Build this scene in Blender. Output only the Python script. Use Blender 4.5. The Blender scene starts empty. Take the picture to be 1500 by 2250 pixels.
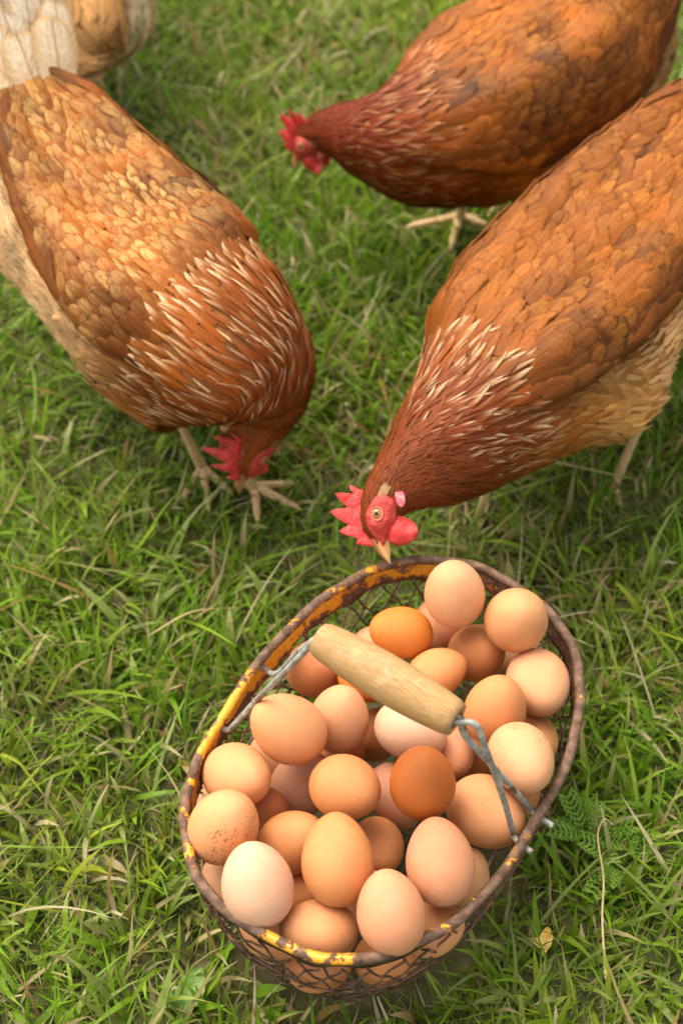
import bpy, math, random
import numpy as np
from mathutils import Vector, Matrix

rng = np.random.default_rng(7)
random.seed(7)
C = bpy.context.scene.collection
R = math.radians

# ------------------------------------------------------------------ camera
CAM_H = 0.93
PITCH = R(50)
FPX = 3125.0
cam_data = bpy.data.cameras.new('camera')
cam = bpy.data.objects.new('camera', cam_data)
C.objects.link(cam)
cam.location = (0, 0, CAM_H)
cam.rotation_euler = (R(90) - PITCH, 0, 0)
cam_data.sensor_fit = 'VERTICAL'
cam_data.sensor_height = 36.0
cam_data.lens = 50.0
cam_data.clip_end = 500
cam_data.dof.use_dof = True
cam_data.dof.focus_distance = 0.90
cam_data.dof.aperture_fstop = 6.0
bpy.context.scene.camera = cam

# ------------------------------------------------------------------ world and sun
scene = bpy.context.scene
world = bpy.data.worlds.new('World')
scene.world = world
world.use_nodes = True
SUN_EL, SUN_AZ = R(62), R(-50)          # azimuth from +Y, clockwise positive
nt = world.node_tree
bg = nt.nodes['Background']
sky = nt.nodes.new('ShaderNodeTexSky')
sky.sky_type = 'NISHITA'
sky.sun_disc = False
sky.sun_elevation = SUN_EL
sky.sun_rotation = SUN_AZ
sky.air_density = 1.0
sky.dust_density = 4.0
sky.ozone_density = 0.6
hs = nt.nodes.new('ShaderNodeHueSaturation')       # thin high cloud takes most of the blue out
hs.inputs['Saturation'].default_value = 0.30
nt.links.new(sky.outputs[0], hs.inputs['Color'])
wm = nt.nodes.new('ShaderNodeMix')                 # milky, faintly warm overcast
wm.data_type = 'RGBA'
wm.blend_type = 'MULTIPLY'
wm.inputs[0].default_value = 1.0
wm.inputs[7].default_value = (1.0, .95, .83, 1)
nt.links.new(hs.outputs[0], wm.inputs[6])
nt.links.new(wm.outputs[2], bg.inputs[0])
bg.inputs[1].default_value = 0.15
sl = bpy.data.lights.new('sun', 'SUN')
sl.energy = 1.4
sl.angle = R(55)
sl.color = (1.0, 0.88, 0.68)
so = bpy.data.objects.new('sun', sl)
C.objects.link(so)
sd = Vector((math.sin(SUN_AZ) * math.cos(SUN_EL), math.cos(SUN_AZ) * math.cos(SUN_EL), math.sin(SUN_EL)))
so.rotation_euler = sd.to_track_quat('Z', 'Y').to_euler()
so.location = (0, 0, 3)
scene.view_settings.view_transform = 'Standard'
scene.view_settings.look = 'None'
scene.view_settings.gamma = 1
scene.view_settings.exposure = 1.33
scene.cycles.max_bounces = 6
scene.cycles.use_denoising = True

FW = np.array([0, math.cos(PITCH), -math.sin(PITCH)])
RT = np.array([1.0, 0, 0])
UPV = np.cross(RT, FW)
CAMP = np.array([0, 0, CAM_H])


def ray(px, py):
    return FW + RT * (px - 750) / FPX - UPV * (py - 1125) / FPX


def at(px, py, z):
    """the world point at height z that a pixel of the photograph looks at"""
    r = ray(px, py)
    return CAMP + r * ((z - CAM_H) / r[2])


def unit(v):
    v = np.asarray(v, float)
    return v / np.maximum(np.linalg.norm(v, axis=-1, keepdims=True), 1e-9)


def sstep(a, b, x):
    t = np.clip((x - a) / (b - a), 0, 1)
    return t * t * (3 - 2 * t)


# ------------------------------------------------------------------ mesh helpers
class MB:
    """collects vertices, quads and per-vertex attributes; build() links ONE mesh object"""

    def __init__(self):
        self.v, self.f, self.a, self.n = [], [], {}, 0

    def add(self, v, f, **attrs):
        v = np.asarray(v, float).reshape(-1, 3)
        self.v.append(v)
        self.f.append(np.asarray(f, int).reshape(-1, 4) + self.n)
        self.n += len(v)
        for k, x in attrs.items():
            x = np.asarray(x, float)
            if x.ndim == 0:
                x = np.full(len(v), float(x))
            self.a.setdefault(k, []).append(x)

    def build(self, name, mat, parent=None, smooth=True):
        v = np.concatenate(self.v)
        f = np.concatenate(self.f)
        me = bpy.data.meshes.new(name)
        me.vertices.add(len(v))
        me.vertices.foreach_set('co', v.ravel())
        tri = f[:, 3] == f[:, 2]
        if tri.any():
            loops = np.concatenate([f[~tri].ravel(), f[tri][:, :3].ravel()])
            nq, ntr = (~tri).sum(), tri.sum()
            starts = np.concatenate([np.arange(nq) * 4, nq * 4 + np.arange(ntr) * 3])
        else:
            loops = f.ravel()
            starts = np.arange(len(f)) * 4
        me.loops.add(len(loops))
        me.loops.foreach_set('vertex_index', loops.astype(np.int32))
        me.polygons.add(len(f))
        me.polygons.foreach_set('loop_start', starts.astype(np.int32))
        me.polygons.foreach_set('use_smooth', np.full(len(f), smooth))
        me.update(calc_edges=True)
        me.validate()
        for k, xs in self.a.items():
            x = np.concatenate(xs)
            if x.ndim == 2:
                at_ = me.attributes.new(k, 'FLOAT_COLOR', 'POINT')
                if x.shape[1] == 3:
                    x = np.c_[x, np.ones(len(x))]
                at_.data.foreach_set('color', x.astype(np.float32).ravel())
            else:
                at_ = me.attributes.new(k, 'FLOAT', 'POINT')
                at_.data.foreach_set('value', x.astype(np.float32))
        if mat:
            me.materials.append(mat)
        o = bpy.data.objects.new(name, me)
        C.objects.link(o)
        if parent:
            o.parent = parent
            o.matrix_parent_inverse = parent.matrix_basis.inverted()
        return o


def grid_faces(nu, nv, closed_v=False):
    """quads of a nu x nv vertex grid (v fastest)"""
    i = np.arange(nu - 1)[:, None]
    j = np.arange(nv if closed_v else nv - 1)[None, :]
    j2 = (j + 1) % nv
    return np.stack([i * nv + j, (i + 1) * nv + j, (i + 1) * nv + j2, i * nv + j2], -1).reshape(-1, 4)


def catmull(P, n, closed=False):
    P = np.asarray(P, float)
    m = len(P)
    if closed:
        Q = np.concatenate([P[-1:], P, P[:2]])
        segs = m
    else:
        Q = np.concatenate([2 * P[:1] - P[1:2], P, 2 * P[-1:] - P[-2:-1]])
        segs = m - 1
    u = np.linspace(0, segs, n, endpoint=not closed)
    k = np.minimum(u.astype(int), segs - 1)
    t = (u - k)[:, None]
    p0, p1, p2, p3 = Q[k], Q[k + 1], Q[k + 2], Q[k + 3]
    return 0.5 * ((2 * p1) + (-p0 + p2) * t + (2 * p0 - 5 * p1 + 4 * p2 - p3) * t ** 2 + (-p0 + 3 * p1 - 3 * p2 + p3) * t ** 3)


def tube(mb, P, r, sides=8, closed=False, flat=1.0, **attrs):
    """a tube along points P with radii r (scalar or array), capped"""
    P = np.asarray(P, float)
    n = len(P)
    r = np.broadcast_to(np.asarray(r, float), (n,))
    T = unit(np.roll(P, -1, 0) - np.roll(P, 1, 0)) if closed else unit(np.gradient(P, axis=0))
    ref = np.array([0, 0, 1.0]) if abs(T[0][2]) < .9 else np.array([1.0, 0, 0])
    N = []
    x = unit(np.cross(T[0], ref))
    for k in range(n):
        x = unit(x - T[k] * (x @ T[k]))
        N.append(x)
    N = np.array(N)
    B = np.cross(T, N)
    a = np.linspace(0, 2 * math.pi, sides, endpoint=False)
    V = P[:, None] + r[:, None, None] * (np.cos(a)[None, :, None] * N[:, None] + flat * np.sin(a)[None, :, None] * B[:, None])
    F = grid_faces(n, sides, True)
    if closed:
        j = np.arange(sides)
        F = np.concatenate([F, np.stack([(n - 1) * sides + j, j, (j + 1) % sides, (n - 1) * sides + (j + 1) % sides], -1)])
        V = V.reshape(-1, 3)
    else:
        V = np.concatenate([V.reshape(-1, 3), P[:1] - T[:1] * r[0] * .3, P[-1:] + T[-1:] * r[-1] * .3])
        j = np.arange(sides)
        c0, c1 = n * sides, n * sides + 1
        F = np.concatenate([F, np.stack([(j + 1) % sides, j, np.full(sides, c0), np.full(sides, c0)], -1),
                            np.stack([(n - 1) * sides + j, (n - 1) * sides + (j + 1) % sides, np.full(sides, c1), np.full(sides, c1)], -1)])
    at_ = {}
    for k, xx in attrs.items():
        xx = np.asarray(xx, float)
        at_[k] = np.full(len(V), float(xx)) if xx.ndim == 0 else np.broadcast_to(xx, (len(V), len(xx))) if xx.shape != (n,) else np.concatenate([np.repeat(xx, sides)] + ([] if closed else [[xx[0], xx[-1]]]))
    mb.add(V, F, **at_)


def lathe(mb, prof, origin, axis, n=32, **attrs):
    """prof: (radius, height) pairs round an axis"""
    axis = unit(axis)
    x = unit(np.cross(axis, [0.3, 0.2, 0.93]))
    y = np.cross(axis, x)
    a = np.linspace(0, 2 * math.pi, n, endpoint=False)
    prof = np.asarray(prof, float)
    V = np.asarray(origin) + prof[:, 1, None, None] * axis + prof[:, 0, None, None] * (np.cos(a)[None, :, None] * x + np.sin(a)[None, :, None] * y)
    mb.add(V, grid_faces(len(prof), n, True)[:, ::-1], **attrs)


def vnoise(x, y, seed=0):
    """smooth 2-D value noise in 0..1"""
    r = np.random.default_rng(seed).random((256, 256))
    x = np.asarray(x, float) + 1000
    y = np.asarray(y, float) + 1000
    i, j = np.floor(x).astype(int), np.floor(y).astype(int)
    u, v = x - i, y - j
    u = u * u * (3 - 2 * u)
    v = v * v * (3 - 2 * v)
    g = lambda a, b: r[a % 256, b % 256]
    return (g(i, j) * (1 - u) + g(i + 1, j) * u) * (1 - v) + (g(i, j + 1) * (1 - u) + g(i + 1, j + 1) * u) * v


def fbm(x, y, seed=0):
    return .55 * vnoise(x, y, seed) + .3 * vnoise(x * 2.1, y * 2.1, seed + 1) + .15 * vnoise(x * 4.3, y * 4.3, seed + 2)


def tag(o, label=None, cat=None, group=None, kind=None):
    if label: o['label'] = label
    if cat: o['category'] = cat
    if group: o['group'] = group
    if kind: o['kind'] = kind
    return o


def empty(name, loc):
    o = bpy.data.objects.new(name, None)
    C.objects.link(o)
    o.location = Vector([float(q) for q in loc])
    o.empty_display_size = .05
    return o


# ------------------------------------------------------------------ material helpers
class NT:
    def __init__(self, name):
        self.m = bpy.data.materials.new(name)
        self.m.use_nodes = True
        self.t = self.m.node_tree
        self.b = self.t.nodes['Principled BSDF']

    def n(self, typ, **kw):
        x = self.t.nodes.new(typ)
        for k, v in kw.items():
            setattr(x, k, v)
        return x

    def link(self, a, b):
        self.t.links.new(a, b)

    def set(self, node, sock, val):
        s = node.inputs[sock]
        if hasattr(val, 'is_linked') or isinstance(val, bpy.types.NodeSocket):
            self.link(val, s)
        else:
            s.default_value = val

    def attr(self, name, fac=True):
        x = self.n('ShaderNodeAttribute', attribute_name=name)
        return x.outputs['Fac'] if fac else x.outputs['Color']

    def math(self, op, a, b=0.0, c=None, clamp=False):
        x = self.n('ShaderNodeMath', operation=op, use_clamp=clamp)
        self.set(x, 0, a); self.set(x, 1, b)
        if c is not None: self.set(x, 2, c)
        return x.outputs[0]

    def mix(self, f, a, b, mode='MIX'):
        x = self.n('ShaderNodeMix', data_type='RGBA', blend_type=mode)
        self.set(x, 0, f)
        for s, v in ((6, a), (7, b)):
            if isinstance(v, tuple) and len(v) == 3: v = (*v, 1)
            self.set(x, s, v)
        return x.outputs[2]

    def ramp(self, f, stops, interp='LINEAR'):
        x = self.n('ShaderNodeValToRGB')
        x.color_ramp.interpolation = interp
        e = x.color_ramp.elements
        while len(e) < len(stops): e.new(0.5)
        for q, (p, c) in zip(e, stops):
            q.position = p
            q.color = (*c, 1) if isinstance(c, tuple) else (c, c, c, 1)
        self.link(f, x.inputs[0])
        return x.outputs[0]

    def noise(self, scale, detail=3, rough=.5, vec=None, out=0, dist=0.0):
        x = self.n('ShaderNodeTexNoise')
        x.inputs['Scale'].default_value = scale
        x.inputs['Detail'].default_value = detail
        x.inputs['Roughness'].default_value = rough
        x.inputs['Distortion'].default_value = dist
        if vec is not None: self.link(vec, x.inputs['Vector'])
        return x.outputs[out]

    def coord(self, which='Object'):
        return self.n('ShaderNodeTexCoord').outputs[which]

    def mapr(self, f, a, b, c=0.0, d=1.0):
        x = self.n('ShaderNodeMapRange', interpolation_type='SMOOTHSTEP')
        self.set(x, 0, f)
        for i, v in enumerate((a, b, c, d)): self.set(x, i + 1, v)
        return x.outputs[0]

    def bump(self, h, dist, strength=1.0):
        x = self.n('ShaderNodeBump')
        x.inputs['Distance'].default_value = dist
        x.inputs['Strength'].default_value = strength
        self.link(h, x.inputs['Height'])
        self.link(x.outputs[0], self.b.inputs['Normal'])

    def p(self, sock, val):
        if isinstance(val, tuple) and len(val) == 3: val = (*val, 1) if 'Color' in sock else val
        self.set(self.b, sock, val)


M = {}


# ------------------------------------------------------------------ materials
def mat_grass():
    k = NT('grass_blade')
    c = k.attr('col', False)
    fv, fu = k.attr('fv'), k.attr('fu')
    vein = k.mapr(k.math('ABSOLUTE', fu), 0, .35, .82, 1.0)
    c2 = k.mix(1.0, c, k.mix(vein, (.8, .8, .8), (1, 1, 1)), 'MULTIPLY')
    c3 = k.mix(k.math('MULTIPLY', k.noise(90, 2, vec=k.coord()), .35), c2, (.16, .17, .03))
    k.p('Base Color', c3)
    k.p('Roughness', .48)
    k.p('Specular IOR Level', .4)
    tr = k.n('ShaderNodeBsdfTranslucent')
    k.link(c3, tr.inputs[0])
    ms = k.n('ShaderNodeMixShader')
    ms.inputs[0].default_value = .42
    out = k.t.nodes['Material Output']
    k.link(k.b.outputs[0], ms.inputs[1]); k.link(tr.outputs[0], ms.inputs[2])
    k.link(ms.outputs[0], out.inputs[0])
    return k.m


def mat_soil():
    k = NT('soil_thatch')
    co = k.coord()
    a = k.noise(55, 6, .65, co)
    b = k.noise(6, 3, .5, co)
    c = k.ramp(a, [(.25, (.035, .030, .010)), (.5, (.09, .078, .028)), (.75, (.19, .15, .07))])
    k.p('Base Color', k.mix(k.mapr(b, .35, .7), c, (.030, .048, .010)))
    k.p('Roughness', .95)
    k.bump(a, .006)
    return k.m


def mat_feather():
    """feather vane: fu across -1..1, fv along 0..1; base, mark colours, strength and kind per feather"""
    k = NT('feather')
    base, mark = k.attr('base', False), k.attr('mark', False)
    fu, fv, st, kd, rn = (k.attr(x) for x in ('fu', 'fv', 'strength', 'kind', 'rnd'))
    au = k.math('ABSOLUTE', fu)
    # kind 0: laced / pale centre with dark outline ; kind 1: pale streak near tip ; kind 2: plain with thin pale rim
    cen = k.math('MULTIPLY', k.mapr(au, .45, .86, 1, 0), k.mapr(fv, .30, .62, 0, 1))
    cen = k.math('MULTIPLY', cen, k.mapr(fv, .82, .96, 1, 0))
    stk = k.math('MULTIPLY', k.mapr(au, .10, .95, 1, 0), k.mapr(fv, .28, .80, 0, 1))
    rim = k.math('MAXIMUM', k.mapr(au, .72, .98, 0, 1), k.mapr(fv, .84, .98, 0, 1))
    w1 = k.mapr(kd, .4, .6, 0, 1)
    w2 = k.mapr(kd, 1.4, 1.6, 0, 1)
    m = k.mix(w1, cen, stk)
    m = k.mix(w2, m, rim)
    co = k.n('ShaderNodeCombineXYZ')
    # barbs: fine diagonal striation
    k.set(co, 0, k.math('MULTIPLY', rn, 40.0))
    k.set(co, 1, k.math('SUBTRACT', k.math('MULTIPLY', fv, k.attr('ln')), k.math('MULTIPLY', k.math('MULTIPLY', au, k.attr('bw')), .6)))
    k.set(co, 2, k.math('MULTIPLY', fu, .25))
    barb = k.noise(20, 3, .6, co.outputs[0])
    m = k.math('MULTIPLY', m, st)
    m = k.math('MULTIPLY', m, k.mapr(barb, .25, .6, .55, 1.1), clamp=True)
    col = k.mix(m, base, mark)
    shaft = k.math('MULTIPLY', k.mapr(au, .02, .10, 1, 0), k.mapr(kd, .9, .7, 0, .5))
    col = k.mix(shaft, col, k.mix(1.0, col, (.42, .27, .18), 'MULTIPLY'))
    var = k.mapr(barb, .25, .75, .72, 1.26)
    vc = k.n('ShaderNodeCombineColor')
    for i in range(3): k.set(vc, i, var)
    col = k.mix(1.0, col, vc.outputs[0], 'MULTIPLY')
    k.p('Base Color', col)
    k.p('Roughness', .58)
    k.p('Specular IOR Level', .18)
    k.bump(barb, .0004, .5)
    # loose barbs let the vane's edge fray softly
    edge = k.math('MAXIMUM', k.mapr(au, .62, 1.0, 0, 1), k.mapr(fv, .80, 1.0, 0, 1))
    al = k.mapr(k.math('SUBTRACT', k.math('MULTIPLY', barb, 1.5), edge), -.35, .25, 0, 1)
    k.p('Alpha', al)
    return k.m


def mat_simple(name, col, rough=.6, var=None, scale=300, bump=0.0, spec=.4, sss=0.0, sss_r=(.01, .004, .002)):
    k = NT(name)
    co = k.coord()
    nz = k.noise(scale, 4, .6, co)
    if var:
        k.p('Base Color', k.mix(k.mapr(nz, .3, .7), col, var))
    else:
        k.p('Base Color', col)
    k.p('Roughness', rough)
    k.p('Specular IOR Level', spec)
    if sss:
        k.p('Subsurface Weight', sss)
        k.b.inputs['Subsurface Radius'].default_value = sss_r
        k.b.inputs['Subsurface Scale'].default_value = 1.0
    if bump: k.bump(nz, bump)
    return k.m


def mat_eye():
    k = NT('eye')
    r = k.attr('rad')
    c = k.ramp(r, [(.0, (.004, .004, .004)), (.33, (.004, .004, .004)), (.38, (.26, .08, .012)), (.66, (.42, .17, .03)), (.82, (.30, .15, .06)), (.92, (.10, .03, .02))])
    k.p('Base Color', c)
    k.p('Roughness', .08)
    k.p('Coat Weight', .6)
    return k.m


def mat_egg():
    k = NT('eggshell')
    oi = k.n('ShaderNodeObjectInfo')
    co = k.coord()
    ofs = k.n('ShaderNodeVectorMath', operation='ADD')
    scl = k.n('ShaderNodeVectorMath', operation='SCALE')
    scl.inputs['Scale'].default_value = 70
    k.link(oi.outputs['Location'], scl.inputs[0])
    k.link(co, ofs.inputs[0]); k.link(scl.outputs[0], ofs.inputs[1])
    vec = ofs.outputs[0]
    base = oi.outputs['Color']
    big = k.noise(1.1, 4, .6, vec)
    c = k.mix(k.mapr(big, .3, .72, 0, .34), base, k.mix(1.0, base, (.80, .60, .44), 'MULTIPLY'))
    # pores: tiny paler and darker freckles in the shell itself
    po = k.n('ShaderNodeTexVoronoi')
    po.inputs['Scale'].default_value = 34
    k.link(vec, po.inputs['Vector'])
    pm = k.mapr(po.outputs['Distance'], .10, .30, .22, 0)
    c = k.mix(pm, c, k.mix(1.0, base, (.62, .42, .30), 'MULTIPLY'))
    # brown specks of dirt, gathered in patches; amount in the object colour's alpha
    sp = k.n('ShaderNodeTexVoronoi')
    sp.inputs['Scale'].default_value = 15
    k.link(vec, sp.inputs['Vector'])
    patch = k.mapr(k.noise(1.1, 3, .6, vec), .46, .66, .12, 1)
    size = k.math('MULTIPLY', k.math('MULTIPLY', patch, k.math('ADD', oi.outputs['Alpha'], .12)), .50)
    pick = k.n('ShaderNodeSeparateColor')
    k.link(sp.outputs['Color'], pick.inputs[0])
    size = k.math('MULTIPLY', size, pick.outputs[0])
    spm = k.math('GREATER_THAN', size, sp.outputs['Distance'])
    c = k.mix(k.math('MULTIPLY', spm, .7), c, (.16, .055, .02))
    k.p('Base Color', c)
    k.p('Roughness', .46)
    k.p('Specular IOR Level', .38)
    k.p('Subsurface Weight', .18)
    k.b.inputs['Subsurface Radius'].default_value = (.006, .003, .0015)
    k.b.inputs['Subsurface Scale'].default_value = 1.0
    k.bump(k.noise(45, 3, .6, vec), .004, .35)
    return k.m


def mat_rust_paint(name, yellow=.5, seed=0.0):
    """dark oxidised iron with rust bloom; yellow enamel left in flaked patches ('pnt' attribute raises the cover)"""
    k = NT(name)
    co = k.coord()
    mp = k.n('ShaderNodeMapping')
    mp.inputs['Location'].default_value = (seed, seed * 1.7, seed * .3)
    k.link(co, mp.inputs[0])
    v = mp.outputs[0]
    a = k.noise(120, 5, .65, v)
    b = k.noise(420, 3, .6, v)
    iron = k.ramp(a, [(.30, (.045, .024, .014)), (.48, (.095, .054, .036)), (.62, (.17, .105, .075)), (.70, (.28, .10, .025))])
    iron = k.mix(k.mapr(b, .55, .7, 0, .5), iron, (.36, .13, .035))
    edge = k.math('MULTIPLY_ADD', k.noise(52, 10, .74, v, dist=.2), 1.15, k.math('MULTIPLY_ADD', k.attr('pnt'), .60, -.10))
    lim = 1.0 - yellow * .5
    pm = k.mapr(edge, lim, lim + .008)
    rim = k.mapr(edge, lim - .022, lim)
    c = k.mix(k.math('MULTIPLY', rim, .75), iron, (.42, .11, .015))
    yel = k.mix(k.mapr(b, .42, .72, 0, .85), (.68, .34, .024), (.44, .15, .02))
    k.p('Base Color', k.mix(pm, c, yel))
    k.p('Roughness', k.mix(pm, (.72, .72, .72), (.38, .38, .38)))
    k.p('Specular IOR Level', .4)
    k.bump(k.math('ADD', k.math('MULTIPLY', a, .7), k.math('MULTIPLY', pm, .55)), .0012, .8)
    return k.m


def mat_wood():
    k = NT('turned_wood')
    fu, fv = k.attr('wu'), k.attr('wv')
    cc = k.n('ShaderNodeCombineXYZ')
    k.set(cc, 0, k.math('MULTIPLY', fu, 3.2)); k.set(cc, 1, k.math('MULTIPLY', fv, .22)); k.set(cc, 2, k.math('MULTIPLY', fu, .7))
    g = k.noise(17, 5, .62, cc.outputs[0], dist=.35)
    f = k.noise(95, 3, .6, cc.outputs[0])
    c = k.ramp(g, [(.28, (.22, .115, .042)), (.46, (.37, .21, .080)), (.62, (.48, .285, .118)), (.78, (.56, .36, .17))])
    c = k.mix(k.mapr(f, .5, .72, 0, .45), c, (.24, .125, .05))
    worn = k.mapr(k.noise(46, 5, .7, k.coord()), .52, .70, 0, .35)
    c = k.mix(worn, c, (.68, .54, .36))
    k.p('Base Color', c)
    k.p('Roughness', .55)
    k.bump(f, .0004, .7)
    return k.m


def mat_wire():
    k = NT('galvanised_wire')
    co = k.coord()
    a = k.noise(150, 5, .65, co)
    b = k.noise(60, 3, .6, co)
    c = k.ramp(a, [(.3, (.14, .13, .12)), (.5, (.30, .295, .28)), (.7, (.50, .50, .48))])
    c = k.mix(k.mapr(b, .56, .68), c, (.17, .075, .045))
    k.p('Base Color', c)
    k.p('Metallic', .15)
    k.p('Roughness', .55)
    k.bump(a, .0008, .8)
    return k.m


def mat_leaf(name, c1, c2):
    k = NT(name)
    n = k.noise(120, 4, .6, k.coord())
    fu = k.math('ABSOLUTE', k.attr('fu'))
    c = k.mix(k.mapr(n, .3, .7), c1, c2)
    c = k.mix(k.mapr(fu, 0, .10, .45, 0), c, (.22, .30, .08))
    k.p('Base Color', c)
    k.p('Roughness', .5)
    k.bump(n, .001)
    return k.m


M['grass'] = mat_grass()
M['soil'] = mat_soil()
M['feather'] = mat_feather()
M['body'] = mat_simple('hen_skin_down', (.26, .085, .020), .9, (.36, .14, .04), 200)
M['face'] = mat_simple('red_face_skin', (.56, .070, .055), .5, (.40, .030, .030), 260, .0025, .4, .25)
M['comb'] = mat_simple('red_comb', (.66, .060, .055), .45, (.46, .022, .028), 190, .0022, .45, .25)
M['lobe'] = mat_simple('pale_earlobe', (.60, .055, .10), .6, (.72, .30, .32), 220, .0006, .3, .2)
M['lid'] = mat_simple('eyelid', (.58, .12, .08), .6, (.66, .22, .15), 500, .0004)
M['leg'] = mat_simple('scaly_leg', (.56, .36, .17), .55, (.68, .50, .28), 420, .0016)
M['eye'] = mat_eye()
M['pupil'] = mat_simple('nostril_dark', (.06, .02, .01), .7)
M['egg'] = mat_egg()
M['rim'] = mat_rust_paint('flaked_yellow_rim', .5, 0)
M['mesh'] = mat_rust_paint('rusty_mesh', .10, 3)
M['wood'] = mat_wood()
M['wire'] = mat_wire()
M['weed'] = mat_leaf('broad_leaf', (.085, .17, .02), (.13, .23, .03))
M['yarrow'] = mat_leaf('feathery_leaf', (.10, .20, .012), (.16, .28, .025))
M['yellow_leaf'] = mat_leaf('yellowed_leaf', (.60, .36, .05), (.55, .42, .14))
M['straw'] = mat_simple('dry_straw', (.52, .41, .22), .7, (.40, .29, .14), 200)


def mat_beak():
    k = NT('horn_beak')
    t = k.attr('bt')
    up = k.attr('bu')
    c = k.ramp(t, [(0, (.50, .15, .09)), (.30, (.60, .29, .10)), (.75, (.70, .46, .20)), (1, (.50, .30, .14))])
    c = k.mix(k.math('MULTIPLY', k.mapr(up, .1, .8), .8), c, (.24, .085, .025))
    k.p('Base Color', k.mix(k.math('MULTIPLY', k.noise(300, 3, .6, k.coord()), .3), c, (.4, .2, .08)))
    k.p('Roughness', .35)
    return k.m


M['beak'] = mat_beak()


# ------------------------------------------------------------------ ground
BC = np.array([0.03185, 0.48319])                     # basket centre
BU = np.array([0.5255124, 0.85078594])                # its long axis
BV = np.array([-BU[1], BU[0]])
BA, BB, BP = 0.1545, 0.1065, 2.45


def oval(phi, z, off=0.0):
    """point on the basket's oval at angle phi, moved outwards by off"""
    c, s = np.cos(phi), np.sin(phi)
    u = np.sign(c) * np.abs(c) ** (2 / BP) * (BA + off)
    v = np.sign(s) * np.abs(s) ** (2 / BP) * (BB + off)
    xy = BC + u[..., None] * BU + v[..., None] * BV
    return np.concatenate([xy, np.broadcast_to(np.asarray(z, float), u.shape)[..., None]], -1)


def oval_r(x, y):
    d = np.stack([x, y], -1) - BC
    return (np.abs(d @ BU / BA) ** BP + np.abs(d @ BV / BB) ** BP) ** (1 / BP)


def ground_z(x, y):
    z = .010 * (fbm(x * 6, y * 6, 31) - .5) + .006 * (fbm(x * 22, y * 22, 32) - .5)
    far = sstep(3, 6, np.hypot(x, y))
    return z * (1 - far) - .012 * (1 - sstep(1.0, 1.25, oval_r(x, y)))


gx = np.concatenate([[-40, -18, -8, -4], np.linspace(-2, 2, 161), [4, 8, 18, 40]])
gy = np.concatenate([[-40, -18, -8, -3], np.linspace(-1, 3.5, 181), [6, 12, 22, 40]])
GX, GY = np.meshgrid(gx, gy, indexing='ij')
g = MB()
g.add(np.stack([GX, GY, ground_z(GX, GY)], -1), grid_faces(len(gx), len(gy)))
tag(g.build('ground', M['soil']), 'brown soil and thatch beneath the lawn', 'ground', kind='structure')


def blades(mb, x, y, L, W, az, th0, th1, col, tipcol, ns=5, twist=None, z0=None):
    n = len(x)
    z = ground_z(x, y) - .002 if z0 is None else z0
    s = np.linspace(0, 1, ns)
    th = th0[:, None] + th1[:, None] * s[None] ** 1.3
    dx = np.sin(th) * L[:, None] / (ns - 1)
    dz = np.cos(th) * L[:, None] / (ns - 1)
    hx = np.concatenate([np.zeros((n, 1)), np.cumsum((dx[:, 1:] + dx[:, :-1]) / 2, 1)], 1)
    hz = np.concatenate([np.zeros((n, 1)), np.cumsum((dz[:, 1:] + dz[:, :-1]) / 2, 1)], 1)
    side = rng.normal(0, .25, n)[:, None] * s[None] ** 2 * L[:, None]
    ca, sa = np.cos(az)[:, None], np.sin(az)[:, None]
    P = np.stack([x[:, None] + hx * ca - side * sa, y[:, None] + hx * sa + side * ca, z[:, None] + np.maximum(hz, hz * 0 + .0005)], -1)
    prof = np.interp(s, [0, .2, .55, .85, 1], [.75, 1, .9, .5, .06])
    tw = (rng.normal(0, .5, n)[:, None] + rng.normal(0, .7, n)[:, None] * s[None]) if twist is None else twist
    wd = np.stack([-sa * np.cos(tw) + ca * np.sin(tw) * .3, ca * np.cos(tw) + sa * np.sin(tw) * .3, np.sin(tw)], -1)
    hw = (W[:, None] * prof[None])[..., None] * .5
    V = np.stack([P - wd * hw, P + wd * hw], 2)        # n, ns, 2, 3
    base = (np.arange(n) * ns * 2)[:, None]
    k = np.arange(ns - 1)[None] * 2
    F = np.stack([base + k, base + k + 1, base + k + 3, base + k + 2], -1).reshape(-1, 4)
    sv = np.broadcast_to(s[None, :, None], (n, ns, 2)).reshape(-1)
    fu = np.broadcast_to(np.array([-1.0, 1.0])[None, None], (n, ns, 2)).reshape(-1)
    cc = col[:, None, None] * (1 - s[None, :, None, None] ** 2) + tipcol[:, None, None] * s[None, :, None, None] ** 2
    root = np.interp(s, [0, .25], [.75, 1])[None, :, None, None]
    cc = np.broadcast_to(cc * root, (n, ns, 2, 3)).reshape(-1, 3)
    mb.add(V, F, col=cc, fv=sv, fu=fu)


PAL = np.array([[.075, .180, .005], [.110, .245, .006], [.155, .305, .010], [.205, .345, .018], [.230, .310, .070], [.300, .365, .025]])
DRY = np.array([[.50, .40, .21], [.40, .30, .14], [.58, .50, .31], [.36, .22, .08], [.30, .26, .12]])


def grass_cols(n, x, y, dry):
    gn = vnoise(x * 9, y * 9, 5) * .7 + rng.random(n) * .75
    idx = np.clip((gn * 4.2).astype(int), 0, 5)
    col = PAL[idx] * rng.uniform(.75, 1.25, (n, 1))
    d = rng.random(n) < dry
    col[d] = DRY[rng.integers(0, 5, d.sum())] * rng.uniform(.8, 1.15, (d.sum(), 1))
    tip = col * rng.uniform(.9, 1.25, (n, 1))
    t = rng.random(n) < .13
    tip[t] = DRY[rng.integers(0, 3, t.sum())]
    return col, tip


def scatter(n, x0, x1, y0, y1, keep=None):
    x, y = rng.uniform(x0, x1, n), rng.uniform(y0, y1, n)
    ok = oval_r(x, y) > .93
    # the view widens with distance
    if keep is not None: ok &= keep(x, y)
    return x[ok], y[ok]


grass = MB()
wedge = lambda x, y: np.abs(x) < .34 + .30 * y
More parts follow.
